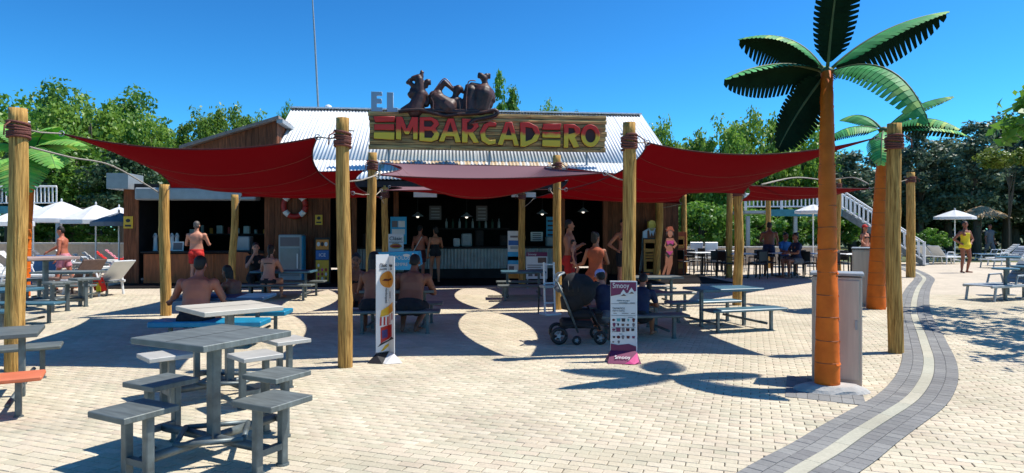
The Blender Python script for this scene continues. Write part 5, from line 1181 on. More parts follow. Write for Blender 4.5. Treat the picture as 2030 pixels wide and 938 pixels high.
# ------------------------------------------------------------------ artificial palms
fr_m = bpy.data.materials.new('frond_plastic'); fr_m.use_nodes = True
n = fr_m.node_tree.nodes; l = fr_m.node_tree.links; b = n['Principled BSDF']; b.inputs['Roughness'].default_value = .55; b.inputs['Specular IOR Level'].default_value = .25
at_ = n.new('ShaderNodeAttribute'); at_.attribute_name = 'rnd'; oi = n.new('ShaderNodeObjectInfo')
cr = n.new('ShaderNodeValToRGB'); l.new(at_.outputs['Fac'], cr.inputs[0]); e = cr.color_ramp.elements
e[0].color = (.055, .33, .08, 1); e[1].color = (.52, .7, .12, 1); q = e.new(.55); q.color = (.11, .5, .14, 1)
h = n.new('ShaderNodeHueSaturation'); l.new(cr.outputs[0], h.inputs['Color']); mr = n.new('ShaderNodeMapRange'); l.new(oi.outputs['Random'], mr.inputs['Value']); mr.inputs['To Min'].default_value = .75; mr.inputs['To Max'].default_value = 1.3; l.new(mr.outputs[0], h.inputs['Value'])
tc = n.new('ShaderNodeTexCoord'); nz = n.new('ShaderNodeTexNoise'); nz.inputs['Scale'].default_value = 7; l.new(tc.outputs['Object'], nz.inputs[0]); mx = n.new('ShaderNodeMix'); mx.data_type = 'RGBA'; mx.blend_type = 'MULTIPLY'; mx.inputs[0].default_value = .5
l.new(h.outputs[0], mx.inputs[6]); l.new(nz.outputs['Color'], mx.inputs[7]); l.new(mx.outputs[2], b.inputs['Base Color'])
tr = n.new('ShaderNodeBsdfTranslucent'); l.new(mx.outputs[2], tr.inputs[0]); ms = n.new('ShaderNodeMixShader'); ms.inputs[0].default_value = .05; l.new(b.outputs[0], ms.inputs[1]); l.new(tr.outputs[0], ms.inputs[2]); l.new(ms.outputs[0], n['Material Output'].inputs['Surface'])
M['frond_under_shade'] = mat('frond_underside_shade', (.006, .02, .008), .7, .3, 7, spec=.06)  # near-black green: the shade under the fronds is put into the colour
fr_l = fr_m.copy(); fr_l.name = 'frond_plastic_lime'
for q_ in fr_l.node_tree.nodes:
    if q_.type == 'VALTORGB':
        for e_, c_ in zip(q_.color_ramp.elements, [(.2, .55, .12, 1), (.36, .72, .16, 1), (.7, .85, .18, 1)]): e_.color = c_
    if q_.type == 'MIX_SHADER': q_.inputs[0].default_value = .4
def frond(P0, P2, arch, Wd, parent, hint=None, fold=.5, nl=20, near=None, fm_=None):
    P0, P2 = Vector(P0), Vector(P2); L_ = (P2 - P0).length; dr = (P2 - P0).normalized()
    side = dr.cross(Vector((0, 0, 1))); side = Vector(hint) if hint is not None else side
    side = (side - dr * side.dot(dr)).normalized(); up = side.cross(dr)
    if hint is None and up.z < 0: up = -up; 
    P1 = (P0 + P2) / 2 + up * arch
    B = lambda s: P0 * (1 - s) ** 2 + P1 * 2 * s * (1 - s) + P2 * s * s
    T = lambda s: ((P1 - P0) * 2 * (1 - s) + (P2 - P1) * 2 * s).normalized()
    Wf = lambda s: Wd * max(.0, math.sin(PI * min(1, (s * .93 + .07)))) ** .55 * (1 if s > .12 else .25 + s * 6.2)
    o = MB()
    for sg in (-1, 1):
        wk, fk = (1, fold) if near is None else ((near[0], near[1]) if (side * sg).y < 0 else (near[2], near[3]))
        for i in range(nl):
            s0, s1 = i / nl * .95 + .05, (i + 1) / nl * .95 + .05; gp_ = (s1 - s0) * random.uniform(.24, .36)
            col = random.random() * .55 + (.45 if i / nl > .25 and random.random() < .35 else 0)
            sw_ = .05
            R0, R1 = [], []
            for q, (f, g) in enumerate(((0, 0), (.4, 0), (.66, .08), (.84, .9), (1.0, 1.6))):
                dn = Wd * (fk * f ** 1.6)
                for s_, lst, sg2 in ((s0 + (gp_ if g else 0) * g * .5, R0, 0), (s1 - (gp_ if g else 0) * g * .5, R1, 1)):
                    t_ = T(min(1, s_)); u_ = side.cross(t_); lst.append(B(min(1, s_)) + side * sg * Wf(min(1, s_)) * f * wk * (1 - .35 * min(1, fk)) + t_ * (sw_ * f * f) - u_ * dn * (Wf(min(1, s_)) / Wd) + u_ * (.003 * (1 if sg2 else -1) * (f > .1)))
            vs = R0 + R1; nn = len(R0); fs = [(q, q + 1, nn + q + 1, nn + q) for q in range(nn - 1)]
            if sg < 0: fs = [tuple(reversed(f)) for f in fs]
            o.add(vs, fs, col)
    ob = o.build('frond', fm_ or fr_m, parent, attr=True); ob.data.materials.append(fm_ or M['frond_under_shade']); sd_ = ob.modifiers.new('thickness', 'SOLIDIFY'); sd_.thickness = .006; sd_.material_offset = 1; sd_.material_offset_rim = 1
    o = MB(); o.tube([B(s_) + side.cross(T(s_)) * -.004 for s_ in np.linspace(0, 1, 14)], [.02 - .014 * s_ for s_ in np.linspace(0, 1, 14)], 7); o.build('rib', M['rib'], ob, smooth=True)
    return ob
def palm(label, base, crown, r0, r1, fronds, curve=2.0, scale=1.0, nseg=15, fm_=None):
    base, crown = Vector(base), Vector(crown); t = thing('artificial_palm', label, 'palm', base, 0, 'artificial orange palms'); C = crown - base
    pos = lambda f: Vector((C.x * f ** curve, C.y * f ** curve, C.z * f)); rad = lambda f: r0 + (r1 - r0) * f ** .8
    o = MB(); pts = []; rs = []
    for i in range(nseg):
        ln = 5
        for j in range(ln):
            f = (i + j / ln) / nseg; pts.append(pos(f)); rs.append(rad(f) * (1 + .018 * math.sin(PI * j / ln) - (.012 if j == 0 else 0)))
    pts.append(pos(1)); rs.append(r1); o.tube(pts, rs, 24)
    o.v = [tuple(Vector(p) + Vector((noise.noise(Vector(p) * 7), noise.noise(Vector(p) * 7 + Vector((9, 0, 0))), 0)) * .007) for p in o.v]
    tr_ = o.build('trunk', M['palm_trunk'], t, smooth=True)
    for i in range(1, nseg):                                                # sewn seams and short loose flaps round the trunk
        f = i / nseg; c = pos(f); o = MB(); w_ = random.uniform(-.01, .01)
        o.tube([c + Vector((rad(f) * .985 * math.cos(a), rad(f) * .985 * math.sin(a), w_ * math.sin(a))) for a in np.linspace(0, 2 * PI, 25)], .005, 5); o.build('seam', M['palm_seam'], tr_)
        a0 = random.uniform(-1.2, .2) - .4; o = MB(); vs = []
        for q in range(7):
            a = a0 + .55 * q / 6 * 1.6; rr = rad(f); vs += [c + Vector((rr * .98 * math.cos(a), rr * .98 * math.sin(a), .012)), c + Vector((rr * 1.1 * math.cos(a), rr * 1.1 * math.sin(a), -.012 - .006 * math.sin(q)))]
        o.add(vs, [(2 * q, 2 * q + 1, 2 * q + 3, 2 * q + 2) for q in range(6)]); ob = o.build('trunk_flap', M['palm_trunk'], tr_); ob.modifiers.new('thickness', 'SOLIDIFY').thickness = .008
    o = MB(); o.ell(C, (r1 * 1.25, r1 * 1.25, r1 * .9), 12, 8); o.build('crown_hub', M['rib'], t, smooth=True)
    for fr_ in fronds:
        tip, arch, wd, hint, fold = fr_[:5]; d = Vector(tip) * scale; frond(C + d.normalized() * r1 * .6, C + d, arch * scale, wd * scale, t, hint, fold, near=fr_[5] if len(fr_) > 5 else None, fm_=fm_)
    return t
base_fr = [((-.05, -.42, 1.12), .06, .26, (-1, 0, 0), .3), ((1.3, .06, .66), .22, .33, None, .75, (.75, .3, .75, 1.1)), ((.42, -1.05, -.7), .52, .31, None, .6), ((-.8, .33, .45), .34, .34, None, .75, (.8, .3, .75, 1.15)), ((-1.26, -.55, -.2), .22, .29, None, .75, (.7, .2, .75, 1.1)), ((-.6, -.2, -.84), .12, .27, (.734, .175, -.58), .3, (1, .3, 1, .3)), ((.15, .78, .02), .3, .3, None, .4)]
palm('front artificial palm with orange padded trunk and big green fronds', (xd(1640, 6.13), 6.13, .05), (3.37, 7.02, 3.19), .113, .056, base_fr, 2.3)
fr2 = [((.85, -.2, .45), .2, .24, None, .5), ((1.25, .1, -.05), .25, .25, None, .55), ((.55, -.8, -.1), .3, .24, None, .5), ((-.75, .2, -.12), .25, .24, None, .55), ((-.35, -.55, -.55), .3, .24, None, .5), ((-.2, .8, .3), .25, .24, None, .5)]
p2 = palm('second artificial palm with orange trunk, partly behind a timber post', (xd(1737, 12.4), 12.4, 0), (xd(1752, 12.6), 12.6, zd(258, 12.6)), .17, .075, fr2, 1.5, 1.32)
fr3 = [((.55, -.25, .38), .25, .34, None, .4), ((1.0, -.3, .1), .3, .34, None, .35), ((.3, -.75, -.7), .42, .36, None, .35), ((.75, -.6, -.25), .4, .34, None, .35), ((-.6, -.2, .55), .2, .32, None, .5), ((-1.0, .1, .1), .25, .25, None, .5), ((-.6, -.6, -.6), .3, .25, None, .5), ((.2, .9, .2), .25, .24, None, .5)]
palm('artificial palm with light green fronds behind the leftmost post', (xd(48, 14.7), 14.7, 0), (xd(66, 14.9), 14.9, zd(306, 14.9)), .12, .07, fr3, 1.5, 1.5, fm_=fr_l)

# ------------------------------------------------------------------ seating on the right
def chair_black(label):
    t = thing('dark_chair', label, 'chair', (0, 0, 0), 0, 'black chairs under the far sail')
    o = MB(); o.bbox((0, 0, .45), (.44, .42, .035), .01); o.build('seat', M['black'], t)
    o = MB(); o.bbox((0, .2, .68), (.42, .03, .3), .01); o.build('backrest', M['black'], t)
    for a, b2 in ((-.19, -.18), (.19, -.18), (-.19, .2), (.19, .2)):
        o = MB(); o.tube([(a, b2, .44 if b2 < 0 else .8), (a * 1.08, b2 * 1.1, 0)], .016, 6); o.build('leg', M['black'], t)
    for e in (-.21, .21): o = MB(); o.tube([(e, -.16, .45), (e, -.16, .64), (e, .19, .66)], .014, 6); o.build('armrest', M['black'], t)
    return t
cp = chair_black('black armchair at a white cafe table under the far right sail'); first = True
def cafe_table(x, d, label):
    t = thing('cafe_table', label, 'table', at(x, d), random.uniform(-.2, .2), 'white cafe tables under the far sail')
    o = MB(); o.bbox((0, 0, .735), (.75, .75, .03), .01); o.build('tabletop', M['white_plastic'], t)
    o = MB(); o.tube([(0, 0, .03), (0, 0, .72)], .035, 10); o.build('pedestal', M['black'], t); o = MB(); o.lathe((0, 0, 0), [(.25, 0), (.24, .02), (.05, .04)], 14); o.build('base', M['black'], t)
for i, (x, d, lab) in enumerate([(1392, 21.6, 'white cafe table nearest the painted bather, under the sail'), (1470, 20.6, 'white cafe table left of the standing shirtless man'), (1545, 21.2, 'white cafe table between the seated pair in blue'), (1625, 20.6, 'white cafe table just left of the front palm trunk'), (1688, 20.4, 'white cafe table right of the front palm trunk'), (1430, 23.6, 'rear white cafe table behind the pair of posts')]):
    cafe_table(x, d, lab)
    for a in range(4):
        if i == 4 and a == 3: continue
        an = a * PI / 2 + random.uniform(-.25, .25) + .3; dx, dy = math.sin(an) * .62, -math.cos(an) * .62; rr = an + random.uniform(-.2, .2) + PI
        loc = (xd(x, d) + dx, d + dy, 0)
        sd2 = ('near', 'right', 'far', 'left')[a]; lb2 = 'black armchair, ' + sd2 + ' side of the ' + lab.split(',')[0].replace('seated ', '')
        if first: cp['label'] = lb2; cp.location = loc; cp.rotation_euler.z = rr; first = False
        else: copy_tree(cp, loc, rr, lb2)
for i, (x, d, lab) in enumerate([(1376, 24.6, 'white-backed chair at the far rail, left one'), (1405, 24.4, 'white-backed chair at the far rail, right one')]):
    t = thing('white_chair', lab, 'chair', at(x, d), R(10), 'white chairs by the rail'); o = MB(); o.bbox((0, 0, .45), (.5, .45, .04), .02); o.build('seat', M['white_plastic'], t); o = MB(); o.bbox((0, -.2, .78), (.52, .04, .5), .03); o.build('backrest', M['white_plastic'], t)
    for a in (-.2, .2):
        for b2 in (-.18, .18): o = MB(); o.tube([(a, b2, .44), (a * 1.1, b2 * 1.1, 0)], .02, 6); o.build('leg', M['white_plastic'], t)
# low walls / planters
def lowwall(name, label, p, q, h, th, m):
    p, q = Vector(p), Vector(q); d = q - p; t = thing(name, label, 'wall', p, math.atan2(d.y, d.x)); L_ = d.length
    o = MB(); o.box((L_ / 2, 0, h / 2 - .02), (L_, th, h)); o.build('body', m, t); kk = max(2, int(L_ / 1.1))
    for i in range(kk): o = MB(); o.bbox((L_ * (i + .5) / kk, 0, h + .0), (L_ / kk - .012, th + .08, .07), .008); o.build('coping', M['concrete'], t)
lowwall('low_wall', 'low rendered wall behind the loungers on the left', (-26, 26.5, 0), (-12.2, 25.4, 0), .95, .25, M['wall_stone'])
lowwall('low_wall', 'low pale wall behind the black chairs', (6.4, 27.0, 0), (13.2, 28.2, 0), .75, .25, M['wall_stone'])
# deck with railing and stairs
def railing(label, A, B, z0a, z0b, h, par=None):
    A, B = Vector(A), Vector(B); L_ = (B - A).length; t = thing('white_railing', label, 'railing', (A.x, A.y, 0), math.atan2(B.y - A.y, B.x - A.x)); LL = math.hypot(B.x - A.x, B.y - A.y)
    zf = lambda u: z0a + (z0b - z0a) * u
    for off, r in ((h, .04), (.12, .03)):
        o = MB(); o.tube([(0, 0, zf(0) + off), (LL, 0, zf(1) + off)], r, 8); o.build('rail', M['white'], t)
    kk = int(LL / .17)
    for i in range(kk + 1):
        u = i / kk; o = MB()
        if i % 9 == 0: o.bbox((LL * u, 0, zf(u) + h / 2), (.1, .1, h + .1), .01); o.build('railing_post', M['white'], t)
        else: o.box((LL * u, 0, zf(u) + h / 2 + .05), (.05, .03, h - .14)); o.build('baluster', M['white'], t)
    return t
DZ = zd(415, 29)
railing('long white railing of the raised deck behind the sails at the right', (xd(1478, 29), 29, 0), (xd(1668, 29), 29, 0), DZ, DZ, .66)
sx0, sx1 = xd(1668, 29), xd(1832, 27); SZ_ = zd(478, 27)
railing('white railing sloping down along the stairs', (sx0, 29, 0), (sx1, 27, 0), DZ, .1, .85)
railing('rear white railing of the stairs', (sx0 + .4, 30.4, 0), (sx1 + .6, 28.4, 0), DZ + .1, .15, .85)
t = thing('raised_deck', 'raised deck on posts with a teal edge beam behind the far sail', 'deck', (sx0, 29, 0))
o = MB(); o.box((-2.1, 1.2, DZ - .12), (4.3, 2.4, .12)); o.build('floor_slab', M['grey'], t); o = MB(); o.box((-1.65, -.05, DZ - .16), (3.3, .08, .3)); o.build('edge_beam', M['deck_blue'], t)
for x in (-4.1, -2.0, -.1): o = MB(); o.box((x, .1, DZ / 2 - .15), (.14, .14, DZ - .3)); o.build('deck_post', M['grey'], t)
t = thing('outdoor_stairs', 'grey stairs going down to the right from the raised deck', 'stairs', (sx0, 29, 0), math.atan2(-2, sx1 - sx0)); LL = math.hypot(sx1 - sx0, 2); ns = 12
for i in range(ns): o = MB(); o.box((LL * (i + .5) / ns, .7, DZ * (1 - (i + 1) / ns) + .04), (LL / ns + .04, 1.3, .06)); o.build('step', M['grey'], t)
for e in (.02, 1.38): o = MB(); o.prism([(0, DZ - .3), (LL, -.05), (LL, .18), (0, DZ + .02)], e - .03, e + .03); o.build('stringer', M['steel'], t)
railing('white picket railing of a raised platform at the far left, behind the palm', (xd(-160, 27), 27.5, 0), (xd(112, 27), 27.0, 0), zd(408, 27), zd(408, 27), .8)
t = thing('raised_platform', 'raised platform with a teal beam behind the white parasols', 'deck', (xd(110, 27), 27.2, 0)); o = MB(); o.box((-3, .8, zd(408, 27) - .1), (6.6, 1.6, .14)); o.build('floor_slab', M['grey'], t); o = MB(); o.box((-3, -.04, zd(408, 27) - .16), (6.6, .08, .3)); o.build('edge_beam', M['deck_blue'], t)
for x in (-5.6, -3.0, -.3): o = MB(); o.box((x, .4, zd(408, 27) / 2 - .15), (.14, .14, zd(408, 27) - .28)); o.build('deck_post', M['grey'], t)

# ------------------------------------------------------------------ parasols and loungers
def parasol(label, x, d, ytop, yrim, rpx, m='umb_white', straw=False, group='parasols', drop=.12):
    r = rpx * d / F; zt, zr = zd(ytop, d), zd(yrim, d); t = thing('straw_parasol' if straw else 'parasol', label, 'parasol', at(x, d), random.uniform(0, 1), group); n_ = 8
    o = MB(); o.tube([(0, 0, 0), (0, 0, zt - .02)], .024, 8); o.build('pole', M['white'] if not straw else M['bark'], t)
    o = MB(); o.lathe((0, 0, 0), [(.24, 0), (.24, .06), (.05, .09)], 14); o.build('base', M['concrete'], t)
    o = MB(); vs = [(0, 0, zt)]; rings = 5
    for i in range(1, rings + 1):
        f = i / rings
        for j in range(n_ * 2):
            a = PI * j / n_; sc = 1.0 if j % 2 == 0 else .955; vs.append((r * f * sc * math.cos(a), r * f * sc * math.sin(a), zt - (zt - zr) * (f ** 1.1) - (.03 * math.sin(f * PI) if j % 2 else 0)))
    k2 = n_ * 2
    if not straw:
        for j in range(k2): x_, y_, z_ = vs[1 + (rings - 1) * k2 + j]; vs.append((x_ * 1.005, y_ * 1.005, z_ - drop))
        rings += 1
    fs = [(0, 1 + j, 1 + (j + 1) % k2) for j in range(k2)] + [(1 + i * k2 + j, 1 + (i + 1) * k2 + j, 1 + (i + 1) * k2 + (j + 1) % k2, 1 + i * k2 + (j + 1) % k2) for i in range(rings - 1) for j in range(k2)]
    o.add(vs, fs)
    if straw:
        ob = o.build('roof_cone', M['straw'], t); o = MB()
        for i in range(700):
            a = random.uniform(0, 2 * PI); f = random.uniform(.15, 1.05); p = Vector((r * f * math.cos(a), r * f * math.sin(a), zt - (zt - zr) * f + random.uniform(-.02, .08))); d_ = Vector((math.cos(a), math.sin(a), -.6)) * random.uniform(.15, .35); s_ = Vector((-math.sin(a), math.cos(a), random.uniform(-.5, .5))) * .025
            o.add([p - s_, p + s_, p + d_ + s_ * .4, p + d_ - s_ * .4], [(0, 1, 2, 3)])
        tag(o.build('straw_bundles', M['straw'], ob), kind='stuff')
    else:
        ob = o.build('canopy', M[m], t); ob.modifiers.new('thickness', 'SOLIDIFY').thickness = .006
        for j in range(n_):
            a = 2 * PI * j / n_; o = MB(); o.tube([(.05 * math.cos(a), .05 * math.sin(a), zt - .05), (r * .98 * math.cos(a), r * .98 * math.sin(a), zr - .015)], .01, 5); o.build('rib', M['white'], t)
        o = MB(); o.ell((0, 0, zt + .03), (.03, .03, .06), 8, 6); o.build('finial', M[m], t)
    return t
parasol('large white parasol at the left, behind the palm trunk', 122, 20.5, 399, 434, 76)
parasol('white parasol left of the bar corner, beside the grey one', 190, 19.6, 406, 436, 62)
parasol('small white parasol rear, next to the bar corner', 236, 25, 410, 432, 45)
parasol('grey parasol against the bar corner', 236, 18.6, 421, 440, 50, 'umb_grey')
parasol('low white parasol at the left edge behind the leftmost post', 20, 18.8, 423, 440, 42)
parasol('white parasol half hidden by the leftmost post', 66, 23.5, 405, 433, 60)
parasol('grey-white parasol under the dark trees at the right', 1893, 31, 416, 430, 36, 'umb_white')
parasol('thatched straw parasol under the dark trees at the right', 1945, 34, 408, 428, 40, straw=True)
parasol('white parasol behind the front palm, under the deck', 1612, 26.5, 405, 418, 34)
def lounger(label, loc, rz, m='white_plastic', group='sun loungers', back=.75, towel=None):
    t = thing('sun_lounger', label, 'sun lounger', loc, rz, group); mm = M[m]; L_ = 1.25
    for i in range(9): o = MB(); o.bbox((-.62 + .14 * i + .62, 0, .32), (.12, .56, .025), .008); o.build('slat', mm, t)
    q = Matrix.Rotation(back, 3, 'Y')
    bk = MB(); bk.bbox(Vector((-.06, 0, .34)) + q @ Vector((-.34, 0, .0)), (.66, .54, .03), .012, q); bo = bk.build('backrest', mm, t)
    for i in range(4): o = MB(); o.bbox(Vector((-.06, 0, .36)) + q @ Vector((-.16 - .14 * i, 0, .014)), (.1, .46, .02), .006, q); o.build('back_slat', mm, bo)
    for e in (-.29, .29):
        o = MB(); o.bbox((.52, e, .31), (1.35, .05, .06), .012); o.build('side_rail', mm, t)
        o = MB(); o.tube([(-.1, e, .3), (0.0, e, .53), (.38, e, .52), (.45, e, .31)], .022, 6); o.build('armrest', mm, t)
        for x in (-.05, 1.05): o = MB(); o.tube([(x, e, .3), (x + (.06 if x > 0 else -.06), e, 0)], .026, 6); o.build('leg', mm, t)
    return t
lspec = [(20, 17.0, .3, 'white_plastic', 'white sun lounger at the left edge behind the leftmost post'), (165, 15.6, 2.6, 'brown_cloth', 'brown sun lounger right of the man in pink shorts'), (215, 15.0, 2.75, 'white_plastic', 'white sun lounger nearest the bar corner'), (190, 19.4, .5, 'white_plastic', 'white sun lounger raised upright below the white parasol'), (205, 20.6, .5, 'white_plastic', 'rear white sun lounger beside the upright one'), (85, 18.2, 2.4, 'blue_cloth', 'sun lounger covered in a blue towel left of the walking man'), (228, 21.5, .5, 'red_cloth', 'red sun lounger by the bar corner'), (245, 23.0, .5, 'pink_cloth', 'pink sun lounger behind the red one'), (40, 21.5, .4, 'white_plastic', 'white sun lounger behind the palm trunk'), (100, 22.5, .4, 'grey_cloth', 'grey sun lounger behind the blue towel one'), (150, 23.0, .45, 'white_plastic', 'white sun lounger against the low wall')]
for x, d, rz, m, lab in lspec: lounger(lab, at(x, d), rz, m)
for i, (x, d, rz, m, lab) in enumerate([(1842, 29, .3, 'white_plastic', 'folded-up white lounger right of the stairs foot'), (1866, 28.4, .4, 'white_plastic', 'white lounger below the grey-white parasol'), (1850, 31, .3, 'grey', 'grey lounger behind the white one right of the stairs'), (2012, 27.5, 3.4, 'white_plastic', 'white lounger at the right edge in tree shade'), (2005, 25.8, 3.3, 'grey', 'grey lounger in the shade at the right edge'), (1990, 31.5, 2.9, 'white_plastic', 'far white lounger beyond the yellow swimsuit'), (1800, 31.5, .3, 'white_plastic', 'white lounger half hidden behind the slim right post')]):
    lounger(lab, at(x, d), rz, m, 'sun loungers under the right trees')
lounger('grey lounger beside the round tables at the right edge', at(2012, 14.2), 3.5, 'grey', 'sun loungers under the right trees')
def round_table(label, x, d, z):
    t = thing('round_table', label, 'table', at(x, d), 0, 'round pedestal tables'); o = MB(); o.lathe((0, 0, z - .03), [(.24, 0), (.25, .012), (.25, .03), (.23, .036)], 24); o.build('tabletop', M['bluegrey'], t, smooth=False)
    o = MB(); o.tube([(0, 0, 0), (0, 0, z - .03)], .035, 10); o.build('pedestal', M['steel'], t); o = MB(); o.lathe((0, 0, 0), [(.16, 0), (.16, .012), (.05, .02)], 16); o.build('base', M['steel'], t)
round_table('round steel table on one post near the right edge', 1993, 13.9, .68); round_table('second round table cut by the right edge', 2030, 14.3, .7); round_table('small round table behind the first one at the right edge', 1998, 15.0, .88)
t = thing('towel', 'red and yellow towel hanging on a lounger near the bar corner', 'towel', at(192, 14.6)); o = MB(); k = 8; vs = [((i / k - .5) * .3, .03 * math.sin(i * 2.1) + .05 * j, .42 - .1 * j + .02 * math.sin(i)) for j in range(4) for i in range(k + 1)]
o.add(vs, [(j * (k + 1) + i, j * (k + 1) + i + 1, (j + 1) * (k + 1) + i + 1, (j + 1) * (k + 1) + i) for j in range(3) for i in range(k)]); ob = o.build('cloth', M['red_cloth'], t); ob.modifiers.new('thickness', 'SOLIDIFY').thickness = .012
o = MB(); o.box((0, .06, .2), (.1, .02, .2)); o.build('yellow_band', M['yellow_cloth'], t)
t = thing('drink_cup', 'black cup standing on the bench table right of the purple menu sign', 'cup', (xd(1287, 9.45), 9.45, .6)); o = MB(); o.lathe((0, 0, 0), [(.03, 0), (.04, .11), (.042, .115)], 12); o.build('cup_body', M['black'], t); o = MB(); o.lathe((0, 0, .115), [(.043, 0), (.043, .01), (.03, .014)], 12); o.build('lid', M['black'], t)
t = thing('hand_held_game', 'small blue toy on the blue table by the man', 'toy', (xd(425, 8.8), 8.75, .6)); o = MB(); o.bbox((0, 0, .02), (.16, .1, .035), .012); o.build('shell', M['royal'], t); o = MB(); o.box((0, -.0, .039), (.09, .06, .004)); o.build('screen', M['cyan'], t)

# ------------------------------------------------------------------ trees and hedges
LM = {'light': leaf_mat('leaf_light', (.09, .22, .03), (.3, .46, .07), .45), 'mid': leaf_mat('leaf_mid', (.055, .17, .022), (.22, .4, .05), .42), 'dark': leaf_mat('leaf_dark', (.015, .045, .018), (.055, .11, .04), .2), 'grey': leaf_mat('leaf_grey', (.06, .105, .065), (.2, .27, .16), .32), 'yellow': leaf_mat('leaf_yellow', (.1, .17, .02), (.26, .32, .05))}
def crown_mesh(name, seed, rx, ry, rz, nclump, per, leaf, shape='round', spread=.2, m=None):
    rng = np.random.default_rng(seed); C = []
    while len(C) < nclump:
        p = rng.uniform(-1, 1, 3); rr = np.linalg.norm(p)
        if rr > 1 or rr < .45 and rng.random() < .8: continue
        if shape == 'column':
            w = .35 + .65 * math.sin(PI * min(1, (p[2] + 1) / 2 * .8 + .2)); p[0] *= w; p[1] *= w
        if shape == 'cone':
            w = max(.08, 1 - (p[2] + 1) / 2); p[0] *= w * 1.1; p[1] *= w * 1.1
        if shape == 'round' and p[2] < -.55: continue
        C.append(p)
    C = np.array(C) * (rx, ry, rz); n_ = nclump * per
    ctr = np.repeat(C, per, 0); sc = np.repeat(rng.uniform(.6, 1.25, (nclump, 1)), per, 0) * spread
    u = rng.normal(size=(n_, 3)); u /= np.linalg.norm(u, axis=1)[:, None]; P = ctr + u * (rng.random((n_, 1)) ** .5) * sc * (1, 1, .75)
    nrm = u * .6 + rng.normal(size=(n_, 3)) * .5 + (0, 0, .35); nrm /= np.linalg.norm(nrm, axis=1)[:, None]
    a = np.cross(nrm, rng.normal(size=(n_, 3))); a /= np.linalg.norm(a, axis=1)[:, None]; b_ = np.cross(nrm, a)
    L = leaf * rng.uniform(.6, 1.3, (n_, 1)); Wd = L * .55
    V = np.stack([P - a * L, P - b_ * Wd + nrm * L * .15, P + a * L, P + b_ * Wd + nrm * L * .15], 1).reshape(-1, 3)
    me = bpy.data.meshes.new(name); me.vertices.add(len(V)); me.vertices.foreach_set('co', V.ravel()); me.loops.add(len(V)); me.loops.foreach_set('vertex_index', np.arange(len(V))); me.polygons.add(n_); me.polygons.foreach_set('loop_start', np.arange(0, len(V), 4))
    me.update(calc_edges=True); me.materials.append(m); at_ = me.attributes.new('rnd', 'FLOAT', 'FACE'); cl = np.repeat(rng.random(nclump), per) * .6 + rng.random(n_) * .4; at_.data.foreach_set('value', cl)
    return me
def trunk_mesh(h, r, seed, rx):
    random.seed(seed); o = MB(); pts = [(0, 0, -.1)] + [(random.uniform(-.1, .1) * h * .1, random.uniform(-.1, .1) * h * .1, h * f) for f in (.25, .5, .75, 1)]; o.tube(pts, [r * 1.25, r, r * .85, r * .65, r * .35], 9)
    for i in range(6):
        f = random.uniform(.4, .85); a = random.uniform(0, 2 * PI); L_ = rx * random.uniform(.5, .8); s_ = Vector((0, 0, h * f)); e_ = s_ + Vector((math.cos(a) * L_, math.sin(a) * L_, L_ * random.uniform(.3, .8))); o.tube([s_, (s_ + e_) / 2 + Vector((0, 0, -.05 * L_)), e_], [r * .45, r * .3, r * .12], 6)
    return o.mesh('trunk', M['bark'], True)
VAR = {}
def variant(key, kind, rx, rz, ncl, per, leaf, shape='round', spread=None):
    VAR[key] = [(crown_mesh('crown', 100 + hash_(key) + s_, rx, rx * .95, rz, ncl, per, leaf, shape, spread or rx * .28, LM[kind]), trunk_mesh(rz * 1.2 + 1, .16 * rx / 2 + .05, s_ + 5, rx), rx, rz) for s_ in range(2)]
def hash_(s_): return sum(ord(c) * (i + 3) for i, c in enumerate(s_)) % 997
variant('mid', 'mid', 2.6, 2.7, 120, 70, .13); variant('light', 'light', 2.4, 2.6, 120, 65, .13); variant('dark', 'dark', 2.4, 3.0, 110, 70, .15); variant('grey', 'grey', 2.0, 3.6, 120, 70, .14, 'column'); variant('poplar', 'mid', 1.1, 3.2, 80, 60, .12, 'column', .4); variant('bush', 'mid', 1.4, 1.0, 60, 60, .1); variant('yellow', 'yellow', 1.8, .9, 50, 60, .12)
tn = [0]
def tree(label, key, x, d, ytop, wpx, group, ybot=None, cat='tree', name='leafy_tree'):
    """crown spans ytop..ybot (photo rows) and wpx pixels across at depth d"""
    cm, tm, rx, rz = VAR[key][tn[0] % 2]; tn[0] += 1; zt = zd(ytop, d); zb = max(zd(ybot, d), .3) if ybot else max(.8, zt * .28)
    w = wpx * d / F / 2; t = thing(name, label, cat, at(x, d), random.uniform(0, 6), group)
    c = link('crown', cm, t); c.scale = (w / rx, w / rx, (zt - zb) / 2 / rz); c.location = (0, 0, (zt + zb) / 2)
    k = link('trunk', tm, t); hh = rz * 1.2 + 1; tk = .3 if key == 'yellow' else 1; k.scale = (w / rx * tk, w / rx * tk, zt * .8 / hh)
    return t
g1 = 'trees behind the left side'
for x, d, yt, w, key, lab, yb in [(20, 34, 192, 190, 'mid', 'broad green tree at the far left edge behind the palm', 440), (95, 38, 172, 190, 'mid', 'tall dark green tree behind the green palm fronds', 430), (180, 33, 185, 170, 'light', 'light green tree left of the gap of sky, front of its row', 440), (250, 36, 186, 190, 'mid', 'bushy green tree above the left end of the red sail', 430), (300, 33, 222, 120, 'light', 'lower light green tree next to the sky gap', 440), (150, 30, 270, 200, 'mid', 'lower bushy tree behind the white parasols', 450), (245, 29, 290, 150, 'dark', 'dark bushy tree right behind the bar corner', 450), (60, 29, 300, 160, 'dark', 'dark bushy tree behind the white picket railing', 450), (-60, 33, 215, 180, 'mid', 'green tree cut by the left edge', 440)]: tree(lab, key, x, d, yt, w, g1, yb)
g2 = 'trees behind the bar'
